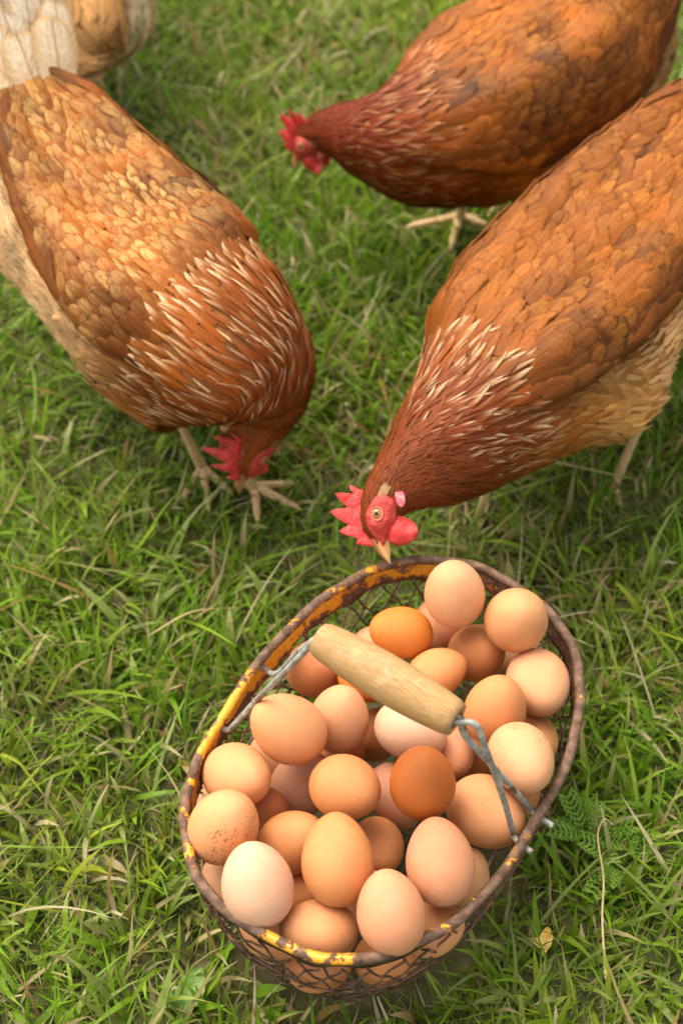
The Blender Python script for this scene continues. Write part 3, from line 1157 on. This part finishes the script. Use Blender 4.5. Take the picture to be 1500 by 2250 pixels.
        gt = np.maximum(self.look(self.gt, s0 + L * .4, th0), .004)[:, None, None]
        S_ = s0[:, None, None] + ds / gs
        T_ = th0[:, None, None] + dq / gt
        roll = self.r.normal(0, .05, n)[:, None, None]
        o = off0[:, None, None] + lift[:, None, None] * (b[None, :, None] ** .8) * 1.0 + roll * acr - .045 * W[:, None, None] * (q ** 2)[None, None] + curl * (b ** 3)[None, :, None] * L[:, None, None]
        V = self.surf(S_, T_, o)
        base_i = (np.arange(n) * nl * nw)[:, None]
        F = (grid_faces(nl, nw)[None] + base_i[:, :, None]).reshape(-1, 4)
        rep = lambda x: np.repeat(x, nl * nw, axis=0)
        mb.add(V, F, base=rep(base), mark=rep(mark), strength=rep(st), kind=rep(kind), rnd=rep(self.r.random(n)), ln=rep(L / .025), bw=rep(W / .025),
               fu=np.broadcast_to(q[None, None], (n, nl, nw)).reshape(-1), fv=np.broadcast_to(b[None, :, None], (n, nl, nw)).reshape(-1))

    def rows(self, s_a, s_b, Lf, Wf, rowk=.40, colk=.55):
        s, out_s, out_t = s_a, [], []
        k = 0
        while s < s_b:
            L, W = Lf(s), Wf(s)
            i = int(np.clip(s / self.S * (self.NS - 1), 0, self.NS - 1))
            circ = self.gt[i].mean() * 2 * math.pi
            n = max(8, int(circ / (W * colk)))
            # even spacing by arc length
            cum = np.r_[0, np.cumsum(self.gt[i])]; cum /= cum[-1]
            t = np.interp((np.arange(n) + (k % 2) * .5 + self.r.normal(0, .16, n)) / n % 1, cum, np.linspace(-math.pi, math.pi, self.NT_ + 1))
            out_t.append(t)
            out_s.append(np.full(n, s) + self.r.normal(0, .10 * L, n))
            s += L * rowk
            k += 1
        return np.concatenate(out_s), np.concatenate(out_t)

    def build(self, label, legs, tail, comb_bend, wattle, bulge=1.0):
        r, S = self.r, self.S
        root = empty('hen', [self.C[self.NS // 2][0], self.C[self.NS // 2][1], 0])
        tag(root, label, 'hen', 'brown hens pecking on the lawn')
        self.root = root
        # body: one continuous skin from rump to beak base
        m = MB()
        V = self.P - self.N * .0016
        V = V[::2, ::2]
        k = V.shape[1]
        F = grid_faces(V.shape[0], k, True)
        Vf = np.concatenate([V.reshape(-1, 3), [V[0].mean(0) + self.T[0] * .002], [V[-1].mean(0) - self.T[-1] * .012]])
        j = np.arange(k); nr = V.shape[0]
        F = np.concatenate([F, np.stack([j, (j + 1) % k, np.full(k, nr * k), np.full(k, nr * k)], -1),
                            np.stack([(nr - 1) * k + j, (nr - 1) * k + (j + 1) % k, np.full(k, nr * k + 1), np.full(k, nr * k + 1)], -1)])
        m.add(Vf, F)
        m.build('body', M['body'], root)

        g_ = self.size
        Lf = lambda s: np.interp(s, [0, .02, .045, .075, .11, .135, .155, .20, S - .06, S], [.0035, .0045, .008, .018, .032, .031, .026 * g_, .024 * g_, .028 * g_, .036])
        Wf = lambda s: np.interp(s, [0, .02, .045, .075, .10, .130, .155, .20, S - .04, S], [.0016, .0018, .0025, .0036, .0048, .0060, .0092 * g_, .0105 * g_, .0100 * g_, .0115])
        s, t = self.rows(.001, S, Lf, Wf)
        ad = np.degrees(np.abs(t))
        inface = ((s - .0115) / .0142) ** 2 + ((ad - 92) / 47) ** 2 < 1
        keep = ~inface & ~((s < .003) & (ad > 120)) & ~((ad < 14) & (s < .020))
        keep &= ~((self.look(self.wingmask, s + .008, t) > .5))
        keep &= ~((s > S - .035) & (ad > 60))
        s, t, ad = s[keep], t[keep], ad[keep]
        n = len(s)
        vs = 1 + .7 * (fbm(s * 34, t * 2.4, 17) - .5) * sstep(.13, .18, s)
        L, W = Lf(s) * r.uniform(.85, 1.18, n) * vs, Wf(s) * r.uniform(.86, 1.14, n) * vs
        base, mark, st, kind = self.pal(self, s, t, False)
        # the feathers lie a little toward the belly on the flanks
        phi = r.normal(0, .13, n) + .45 * (fbm(s * 22 + 1, t * 2.0 + 3, 91) - .5) * sstep(.13, .2, s) + .22 * np.sign(t) * np.sin(np.abs(t)) * sstep(.12, .2, s)
        lift = np.interp(s, [0, .03, .1, .16, S], [.0004, .0006, .0010, .0013, .0016]) * r.uniform(.8, 1.3, n)
        pt = np.interp(s, [0, .05, .125, .17, S - .05, S], [.6, .95, .9, .42, .42, .6]) * r.uniform(.8, 1.1, n)
        hack = s < .135
        for nm, sel in (('neck_feathers', hack & (s >= .034)), ('head_feathers', s < .034), ('body_feathers', ~hack)):
            mb = MB()
            self.feathers(mb, s[sel], t[sel], L[sel], W[sel], phi[sel], base[sel], mark[sel], st[sel], kind[sel], lift[sel], r.uniform(-.0004, .0004, sel.sum()), pt[sel])
            if nm == 'body_feathers':
                # soft fluff over belly, thighs and vent
                nf = 9000
                sf = r.uniform(.15, S + .002, nf); tf = np.radians(r.uniform(50, 180, nf)) * r.choice([-1, 1], nf)
                w8 = sstep(.15, S - .07, sf) * sstep(62, 90, np.degrees(np.abs(tf)) - self.fl)
                if bulge > 1.5: tf *= 1.0; w8 = np.maximum(w8, sstep(S - .10, S - .05, sf))
                kf = r.random(nf) < w8
                sf, tf = sf[kf], tf[kf]
                n2 = len(sf)
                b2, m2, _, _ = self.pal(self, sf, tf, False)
                fk = .30 * sstep(.19, .27, sf)[:, None]
                b2 = b2 * (1 - fk) + np.array(self.fluff) * fk
                self.feathers(mb, sf, tf, r.uniform(.012, .024, n2), r.uniform(.0030, .0062, n2), r.normal(0, .26, n2), b2 * r.uniform(.93, 1.07, (n2, 1)), m2, np.full(n2, .0), np.full(n2, 1.0),
                              r.uniform(.0018, .0052, n2), np.full(n2, .001), .8, nl=5, nw=3, curl=.04)
            mb.build(nm, M['feather'], root)
        # wings
        for sg in (-1, 1):
            mb = MB()
            sw, tw = self.rows(.118, S - .01, lambda q: np.interp(q, [.12, .17, .24, S], [.020 * g_, .024 * g_, .030 * g_, .036]), lambda q: np.interp(q, [.12, .17, .24, S], [.0090, .0110, .0125, .013]), .38, .56)
            wm = self.look(self.wingmask, sw, tw)
            kf = (wm > .35) & (np.sign(tw) == sg)
            sw, tw = sw[kf], tw[kf]
            n2 = len(sw)
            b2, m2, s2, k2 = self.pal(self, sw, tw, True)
            Lw = g_ * np.interp(sw, [.12, .17, .24, S], [.022, .026, .032, .038]) * r.uniform(.85, 1.2, n2)
            Ww = g_ * np.interp(sw, [.12, .17, .24, S], [.0095, .0118, .0135, .0135]) * r.uniform(.9, 1.15, n2)
            ph = r.normal(0, .12, n2) - sg * .12
            self.feathers(mb, sw, tw, Lw, Ww, ph, b2, m2, s2, k2, r.uniform(.0014, .0022, n2), r.uniform(.0006, .0012, n2), .15)
            # flight feathers folded along the lower edge
            nq = 16
            for row_, (ddeg, l0) in enumerate(((5, .052),)):
                sq = np.linspace(.195, S - .055, nq) + r.normal(0, .003, nq)
                tq = sg * np.radians(np.interp(sq, [.12, .17, .22, S - .04], self.we) - ddeg)
                b3, m3, s3, k3 = self.pal(self, sq, tq * .78, True)
                self.feathers(mb, sq, tq, np.full(nq, l0) * r.uniform(.9, 1.1, nq), np.full(nq, .013), r.normal(-sg * .10, .05, nq), b3 * .8, m3 * .8, s3 * .3, np.full(nq, 2.0), np.full(nq, .004 + .001 * row_), np.full(nq, .0015 + .001 * row_), .25, nl=10)
            mb.build('wing', M['feather'], root)
        self.tail(tail)
        self.head(comb_bend, wattle)
        for lg in legs: self.leg(*lg)

    def tail(self, cfg):
        if not cfg: return
        r = self.r
        mb = MB()
        T, D, Lf = -self.T[-8], self.D[-8], self.L[-8]
        o = self.C[-10]
        b, q = np.linspace(0, 1, 12), np.linspace(-1, 1, 7)
        for lay in range(cfg.get('layers', 4)):
            nf = cfg.get('n', 9)
            for k in range(nf):
                f = (k + .5) / nf * 2 - 1 + r.normal(0, .14)
                fan = f * R(cfg['fan']) * (1 - .1 * lay)
                rise = R(cfg['rise']) * (1 - .13 * lay) - abs(f) * R(14) + r.normal(0, R(4))
                d = unit(T * math.cos(rise) * math.cos(fan) + D * math.sin(rise) + Lf * math.sin(fan) * math.cos(rise))
                nrm = unit(D * math.cos(rise) - T * math.sin(rise) + Lf * f * .5)
                side = unit(np.cross(nrm, d))
                nrm = np.cross(d, side)
                LL = cfg['len'] * (1 - .17 * lay) * r.uniform(.60, 1.15)
                WW = cfg['wid'] * r.uniform(.9, 1.1)
                w = WW * .5 * np.interp(b, [0, .12, .5, .85, .96, 1], [.25, .6, 1, .85, .45, .10])
                root_p = o + D * (.006 + .002 * lay) + T * (.004 - .006 * lay) + Lf * f * .022
                V = root_p + d * (b * LL)[:, None, None] + side * (w[:, None] * q)[..., None] + nrm * ((-.07 * WW * q ** 2)[None] + (.0030 * lay) + (cfg.get('curve', -.10) * LL * b ** 2)[:, None])[..., None]
                c = cfg['col'] * r.uniform(.85, 1.1)
                n = V.shape[0] * V.shape[1]
                mb.add(V, grid_faces(12, 7), base=c * (1 - np.repeat(sstep(.55, .15, b), 7)[:, None] * .6) + cfg['mark'] * (np.repeat(sstep(.55, .15, b), 7)[:, None] * .6), mark=np.tile(cfg['mark'], (n, 1)), strength=r.uniform(.6, 1), kind=0.0, rnd=r.random(), ln=LL / .025, bw=WW / .025,
                       fu=np.tile(q, 12), fv=np.repeat(b, 7))
        mb.build('tail', M['feather'], self.root)

    def fr(self, s):
        i = int(np.clip(s / self.S * (self.NS - 1), 0, self.NS - 1))
        return self.C[i], self.T[i], self.D[i], self.L[i]

    def head(self, bend, wattle):
        r, root = self.r, self.root
        one = lambda s, t: (self.look(self.P, np.array([s]), np.array([t]))[0], unit(self.look(self.N, np.array([s]), np.array([t]))[0]))
        C0, T0, D0, L0 = self.fr(.001)
        # bare red face, one patch a side
        for sg in (-1, 1):
            m = MB()
            rr, aa = np.linspace(0, 1, 14), np.linspace(0, 2 * math.pi, 40, endpoint=False)
            wob = 1 + .08 * np.sin(aa * 3 + 1) + .05 * np.sin(aa * 7 + seed_of(self))
            s = .0118 + .0175 * rr[:, None] * np.cos(aa)[None] * wob
            t = sg * np.radians(96 + (57 + 6 * np.cos(aa)[None]) * rr[:, None] * np.sin(aa)[None] * wob)
            ed = np.hypot((s - .0165) / .007, (np.degrees(np.abs(t)) - 82) / 26)
            o = .0013 * (1 - rr[:, None] ** 5) - .0012 * (rr[:, None] ** 5) + .0010 * np.exp(-((ed - 1) / .35) ** 2) + .0006 * (fbm(s * 900, t * 14, 9) - .5)
            m.add(self.surf(s, t, o), grid_faces(14, 40, True))
            m.build('face', M['face'], root)
            # eye
            p, nn = one(.0165, sg * R(80))
            m = MB()
            a = np.linspace(0, math.pi / 2 * 1.05, 14)
            er = .0038
            prof = np.stack([er * np.sin(a) + 1e-5, er * .62 * np.cos(a)], 1)
            lathe(m, prof, p + nn * .0010, nn, 28, rad=np.repeat(np.sin(a), 28))
            eye = m.build('eye', M['eye'], root)
            m = MB()
            x = unit(np.cross(nn, self.D[0])); y = np.cross(nn, x)
            a = np.linspace(0, 2 * math.pi, 36, endpoint=False)
            ring = p + nn * .0013 + (np.cos(a)[:, None] * x * 1.10 + np.sin(a)[:, None] * y * .96) * .0041
            tube(m, ring, .0007 + .0003 * np.sin(a + 1), 8, closed=True)
            m.build('eyelid', M['lid'], eye)
            # ear lobe
            m = MB()
            p, nn = one(.0310, sg * R(118))
            _, T_, D_, L_ = self.fr(.030)
            ll = unit(-D_ * .55 + T_ * .83); l2 = unit(np.cross(nn, ll))
            u = np.linspace(.02, math.pi - .02, 16); v = np.linspace(0, 2 * math.pi, 24, endpoint=False)
            V = p + nn * .0022 + (np.cos(u)[:, None] * ll[:, None, None] * .0078).transpose(1, 2, 0) if False else None
            cu, su = np.cos(u)[:, None, None], np.sin(u)[:, None, None]
            cv, sv = np.cos(v)[None, :, None], np.sin(v)[None, :, None]
            V = p + nn * .0012 + cu * ll * .0072 + su * cv * l2 * .0036 + su * sv * nn * (.0018 + .0008 * cv)
            m.add(V, grid_faces(16, 24, True))
            m.build('earlobe', M['lobe'], root)
            # wattle
            m = MB()
            _, T_, D_, L_ = self.fr(.012)
            p, _n = one(.011, sg * R(150))
            dn = unit(-D_ + T_ * .12 + L_ * sg * .28)
            al = unit(T_ - dn * (T_ @ dn)); th_ = np.cross(dn, al)
            hh = .0125 * wattle
            wa = .0098 * (1 + .18 * np.cos(u))[:, None, None] * wattle
            cen = p + dn * hh * .40 + al * .003
            V = cen - cu * dn * hh + su * cv * al * wa * (1 + .12 * np.sin(v * 3 + 1)[None, :, None]) + su * sv * th_ * .0022 + th_ * (.0016 * np.sin(4 * u)[:, None, None] + .0012 * np.sin(3 * v + 2)[None, :, None] * su)
            m.add(V, grid_faces(16, 24, True))
            m.build('wattle', M['comb'], root)
        # comb
        m = MB()
        nx, ny = 110, 9
        xs = np.linspace(-.004, .028, nx)              # arc from beak base backwards
        f = (xs - xs[0]) / (xs[-1] - xs[0])
        teeth = np.zeros(nx)
        for c_, h_, w_ in ((.10, .0042, .07), (.30, .0090, .10), (.53, .0115, .11), (.76, .0105, .10), (.94, .0060, .07)):
            teeth = np.maximum(teeth, h_ * np.clip(1 - (np.abs(f - c_) / w_) ** 1.3, 0, 1))
        hgt = .0110 * np.sin(np.clip(f, 0, 1) * math.pi * .86 + .28) ** .7 + teeth
        hgt *= sstep(0, .06, f) * .9 + .1
        hgt *= sstep(1.0, .95, f) * .85 + .15
        Vs = []
        for side in (-1, 1):
            g_ = []
            for j in range(ny):
                h = j / (ny - 1)
                row = []
                for i in range(nx):
                    C_, T_, D_, L_ = self.fr(max(xs[i], 0))
                    top, _ = self._dor[i] if False else (None, None)
                    row.append((C_, T_, D_, L_))
                g_.append(row)
            Vs.append(g_)
        P0 = self.look(self.P, np.maximum(xs, 0), np.zeros(nx))
        fr_ = [self.fr(max(x, 0)) for x in xs]
        Tm, Dm, Lm = (np.array([q[i] for q in fr_]) for i in (1, 2, 3))
        Tm, Dm = unit(Tm.mean(0) + Tm * .3), unit(Dm.mean(0) + Dm * .3)
        P0 = P0 + Tm * np.maximum(-xs, 0)[:, None] - Dm * .0022
        hh = np.linspace(0, 1, ny)
        lay = []
        for side in (1, -1):
            H_ = (hgt[:, None] + .0022) * hh[None]
            thick = .0019 * (1 - hh[None] ** 2 * .85) * (1 + .35 * (vnoise(f[:, None] * 14, hh[None] * 5, 3) - .5))
            thick[:, -1] = .00015
            thick[[0, -1]] *= .3
            fanx = (f - .42)[:, None] * H_ * .55 + .10 * H_
            Bn = bend * H_ ** 2 * 42 + .0014 * np.sin(f * 9)[:, None] * hh[None]
            V = P0[:, None] + Dm[:, None] * (H_ * (1 - abs(bend) * .25 * hh[None]))[..., None] - Tm[:, None] * fanx[..., None] + Lm[:, None] * (Bn + side * thick)[..., None]
            m.add(V, grid_faces(nx, ny))
        m.build('comb', M['comb'], root)
        # beak
        C0, T0, D0, L0 = self.fr(.0)
        n = 16
        u = np.linspace(0, 1, n)
        for nm, (len_, top_, hook, dz, wdt) in (('upper_beak', (.0245, .0062, .0064, .0012, .0066)), ('lower_beak', (.0190, .0036, .0024, -.0030, .0054))):
            m = MB()
            cen = C0 - T0 * .0065 + T0 * (u * len_)[:, None] + D0 * (dz - hook * u ** 2.2)[:, None]
            k = 20
            a = np.linspace(0, 2 * math.pi, k, endpoint=False)
            wr = wdt * (1 - u ** 2.0) * (1 - .12 * u) + .0003
            hr = top_ * (1 - u ** 2.1) + .0003
            V = cen[:, None] + L0 * (wr[:, None] * np.cos(a))[..., None] + D0 * (hr[:, None] * np.sin(a))[..., None]
            m.add(V, grid_faces(n, k, True), bt=np.repeat(u, k), bu=np.tile((np.sin(a) + 0), n) * np.repeat(u > -1, k))
            bk = m.build(nm, M['beak'], root)
            if nm == 'upper_beak':
                for sg in (-1, 1):
                    mm = MB()
                    c_ = C0 + T0 * .0012 + L0 * sg * .0054 + D0 * .0030
                    tube(mm, c_ + np.linspace(-1, 1, 6)[:, None] * unit(T0 - D0 * .3) * .0017, [.0002, .0006, .0008, .0008, .0006, .0002], 8)
                    mm.build('nostril', M['pupil'], bk)

    def leg(self, foot, hip, head_deg, toes=(0, 34, -34), size=1.0):
        """foot: world point at the ankle pad; hip: where the shank enters the plumage; toes as headings in degrees"""
        m = MB()
        foot, hip = np.asarray(foot), np.asarray(hip)
        n = 14
        P = foot + (hip - foot) * np.linspace(0, 1, n)[:, None] + np.array([0, 0, .006]) * np.array([1 - q for q in np.linspace(0, 1, n)])[:, None] * 0
        rad = np.interp(np.linspace(0, 1, n), [0, .12, .5, .9, 1], [.0050, .0042, .0038, .0052, .0068]) * size
        rad = rad * (1 + .05 * np.sin(np.arange(n) * 2.9))
        tube(m, P, rad, 12)
        for k, d in enumerate(list(toes) + [180]):
            a = R(head_deg + d)
            L = (.046 if abs(d) < 5 else .038 if k < len(toes) else .018) * size
            dv = np.array([math.cos(a), math.sin(a), 0])
            b = np.linspace(0, 1, 18)
            P = foot + dv * (b * L)[:, None] + np.array([0, 0, 1]) * (.001 + .004 * (1 - b) - .002 * b + .0015 * np.abs(np.sin(b * math.pi * 3)))[:, None]
            rr = (.0036 - .0014 * b + .0008 * np.abs(np.cos(b * math.pi * 3))) * size
            rr[-3:] *= [.75, .45, .12]
            tube(m, P, rr, 10)
        m.build('leg', M['leg'], self.root)


def seed_of(h): return float(h.S * 10 % 6)


c3 = lambda *a: np.array(a, float)
RUST_D, RUST, CARAMEL, TAN, BUFF, CREAM = c3(.17, .040, .010), c3(.32, .095, .018), c3(.45, .185, .045), c3(.56, .30, .12), c3(.66, .43, .23), c3(.82, .68, .48)


def mixc(a, b, f): return a * (1 - f[:, None]) + b * f[:, None]


def palette(lace, back, flank, breast, streak_col, neck, lace_col, dark=.5, tailcol=TAN, hack_amt=1.0):
    def pal(h, s, t, wing):
        r = h.r
        n = len(s)
        ad = np.degrees(np.abs(t))
        pn = fbm(s * 34 + 3 + h.S * 9, t * 3.0 + 9, 55)
        base = np.tile(neck, (n, 1)) * 1.0
        f = sstep(.095, .155, s + r.normal(0, .006, n))
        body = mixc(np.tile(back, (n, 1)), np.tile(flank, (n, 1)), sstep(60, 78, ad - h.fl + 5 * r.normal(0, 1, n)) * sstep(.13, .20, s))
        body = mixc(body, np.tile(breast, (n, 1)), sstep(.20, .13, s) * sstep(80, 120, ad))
        base = mixc(base, body, f)
        base = mixc(base, np.tile(tailcol, (n, 1)), sstep(h.S - .055, h.S + .01, s + r.normal(0, .012, n)) * .8)
        base = base * (1 + (pn[:, None] - .5) * dark * 2.6 * (.35 + .65 * f[:, None])) * r.uniform(.86, 1.13, (n, 1))
        mark = np.tile(lace_col, (n, 1)) * r.uniform(.8, 1.1, (n, 1))
        # hackle streak band
        hk = sstep(.066, .098, s) * sstep(.165, .140, s)
        st = lace * (.35 + 1.1 * (fbm(s * 26, t * 2.6, 71))) * sstep(.14, .17, s) * r.uniform(.25, 1.1, n)
        st = st * (1 - .75 * sstep(95, 130, ad))
        if wing: st = st * .55
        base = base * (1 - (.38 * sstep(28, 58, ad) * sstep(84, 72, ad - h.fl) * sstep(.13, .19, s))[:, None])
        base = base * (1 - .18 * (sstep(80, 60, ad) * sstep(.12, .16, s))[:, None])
        kind = np.where(s < .142, 1.0, 0.0)
        ishk = (s < .142)
        pick = (r.random(n) < .72 * hk) & (ad < 128)
        st = np.where(ishk, np.where(pick, r.uniform(.25, 1.0, n) * hack_amt, .06), st)
        mark = np.where(ishk[:, None], streak_col * r.uniform(.72, 1.05, (n, 1)), mark)
        tuft = (s > .0245) & (s < .0310) & (ad > 70) & (ad < 90)
        base = np.where(tuft[:, None], c3(.36, .21, .10), base)
        def rich(c):
            w = 1 - np.clip(c[:, 2] / c[:, 0] * 2.4, 0, 1)
            fb = (f * (1 - sstep(58, 84, ad - h.fl)))[:, None]
            k_ = c3(.74, .64, .52) * (1 - fb) + c3(.72, .73, .52) * fb
            return c * (1 - w[:, None] * (1 - k_))
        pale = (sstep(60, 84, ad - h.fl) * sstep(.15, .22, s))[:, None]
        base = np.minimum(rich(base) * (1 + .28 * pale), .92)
        return base, np.where(ishk[:, None], mark * 1.08, rich(mark)), np.clip(st, 0, 1), kind
    return pal


ZU = c3(0, 0, 1)
CAMD = lambda px, py: -unit(ray(px, py))

# right-hand hen, pecking at the basket's far rim
Hen([(1640, 215, .235, .030, .028, .030, ZU),
     (1560, 330, .215, .052, .046, .110, ZU),
     (1450, 470, .195, .068, .062, .118, ZU),
     (1330, 600, .182, .074, .069, .104, ZU),
     (1215, 725, .176, .073, .068, .088, ZU),
     (1110, 835, .174, .063, .057, .080, ZU + -.2 * RT),
     (1010, 925, .170, .048, .042, .064, ZU + -.5 * RT),
     (930, 1000, .166, .034, .030, .046, .7 * ZU + -.9 * RT),
     (872, 1062, .162, .0215, .0205, .0270, -RT + .15 * ZU),
     (843, 1108, .157, .0155, .0165, .0165, -RT + .05 * UPV),
     (833, 1150, .150, .0125, .0135, .0130, -RT),
     (836, 1186, .143, .0062, .0068, .0060, -RT)],
    'caramel hen at the right bending down to peck at the far rim of the basket', 11,
    palette(.8, c3(.29, .078, .008), c3(.58, .30, .11), c3(.32, .105, .015), c3(.58, .40, .23), c3(.20, .042, .006), c3(.43, .155, .028), .6, c3(.56, .28, .09)),
    legs=[(at(1345, 1075, -.003), at(1425, 880, .110), -120, (0, 38, -40)), (at(1046, 1150, -.008), at(1110, 950, .12), -80, (5, 42, -36), .85)],
    tail=dict(fan=34, rise=38, len=.12, wid=.030, col=TAN, mark=BUFF), comb_bend=.15, thigh=(.245, .028), size=1.28)

# left-hand hen, head down on the grass
Hen([(45, 190, .262, .030, .026, .030, ZU),
     (105, 300, .236, .050, .040, .085, ZU),
     (190, 450, .208, .064, .052, .112, ZU),
     (290, 585, .190, .074, .062, .112, ZU),
     (390, 690, .180, .078, .067, .104, ZU),
     (480, 752, .172, .073, .064, .106, ZU + .2 * CAMD(500, 750)),
     (540, 808, .150, .060, .052, .088, ZU + .5 * CAMD(500, 750)),
     (562, 862, .124, .0450, .037, .050, CAMD(550, 900)),
     (557, 915, .104, .0330, .027, .034, CAMD(550, 900) - .25 * RT),
     (545, 965, .091, .0240, .0205, .0210, CAMD(550, 1000) - .32 * RT),
     (535, 1010, .080, .0150, .0150, .0140, CAMD(550, 1000) - .32 * RT),
     (529, 1042, .070, .0062, .0068, .0060, CAMD(550, 1000) - .32 * RT)],
    'ginger hen at the left with cream-laced back feathers and its head down in the grass', 12,
    palette(1.0, c3(.33, .090, .009), c3(.68, .41, .22), c3(.42, .15, .022), c3(.74, .52, .30), c3(.30, .070, .009), c3(.60, .35, .13), .7, c3(.56, .28, .09)),
    legs=[(at(560, 1078, .008), at(480, 900, .13), -32, (4, 45, -52)), (at(446, 1036, .006), at(350, 830, .13), -80, (0, 36, -36))],
    tail=dict(fan=30, rise=36, len=.175, wid=.046, col=c3(.68, .44, .23), mark=c3(.86, .74, .57), layers=4, n=7, curve=-.02), comb_bend=-1.0)

# hen behind, facing left
Hen([(1415, -120, .262, .028, .026, .030, ZU),
     (1362, -30, .240, .043, .038, .046, ZU),
     (1290, 65, .212, .060, .055, .072, ZU),
     (1200, 155, .192, .073, .067, .096, ZU),
     (1095, 225, .180, .077, .071, .092, ZU),
     (985, 272, .174, .070, .065, .082, ZU),
     (890, 300, .168, .056, .053, .066, ZU),
     (815, 302, .163, .038, .039, .044, ZU - .2 * RT),
     (755, 290, .158, .0270, .0260, .0260, ZU - .5 * RT),
     (708, 292, .150, .0185, .0190, .0185, ZU - RT),
     (677, 312, .138, .0145, .0150, .0150, UPV * .6 - RT),
     (658, 338, .125, .0062, .0068, .0062, UPV * .4 - RT)],
    'dark chestnut hen standing farthest back on the right, facing left', 13,
    palette(.6, c3(.32, .085, .008), c3(.46, .19, .035), c3(.12, .016, .003), c3(.64, .36, .16), c3(.17, .022, .003), c3(.48, .185, .028), .8, c3(.32, .09, .010), .6),
    legs=[(at(1008, 486, .020), at(1026, 400, .095), 190, (0, 66, 150), 1.2), (at(1120, 440, .010), at(1120, 380, .080), 190, (0, 36, -36))],
    tail=dict(fan=20, rise=52, len=.10, wid=.034, col=c3(.36, .13, .025), mark=CARAMEL), comb_bend=.1, size=1.25, wing_edge=[80, 92, 98, 88])

# the fourth hen: only its rump shows at the top left
Hen([(180, 150, .128, .008, .008, .008, ZU),
     (178, 142, .132, .026, .024, .030, ZU),
     (165, 115, .145, .050, .040, .062, ZU),
     (145, 45, .165, .062, .050, .088, ZU),
     (115, -60, .185, .074, .064, .098, ZU),
     (110, -170, .190, .076, .066, .080, ZU),
     (60, -260, .190, .066, .060, .070, ZU),
     (0, -330, .200, .048, .045, .050, ZU),
     (-50, -370, .215, .034, .032, .034, ZU),
     (-90, -390, .235, .022, .021, .022, ZU),
     (-120, -390, .245, .0165, .017, .0165, ZU),
     (-150, -375, .240, .0125, .0135, .0130, ZU),
     (-172, -360, .232, .0062, .0068, .0062, ZU)],
    'hen at the top left edge showing only its fluffy buff rump', 14,
    palette(.2, c3(.58, .30, .12), c3(.86, .62, .40), c3(.36, .13, .03), CREAM, c3(.27, .075, .016), c3(.62, .38, .18), .5, c3(.60, .34, .14)),
    legs=[(at(215, 175, .008), at(210, 60, .09), 120, (0, 36, -36)), (at(120, 120, .008), at(120, 20, .09), 120, (0, 36, -36))],
    tail=None, bulge=1.6)
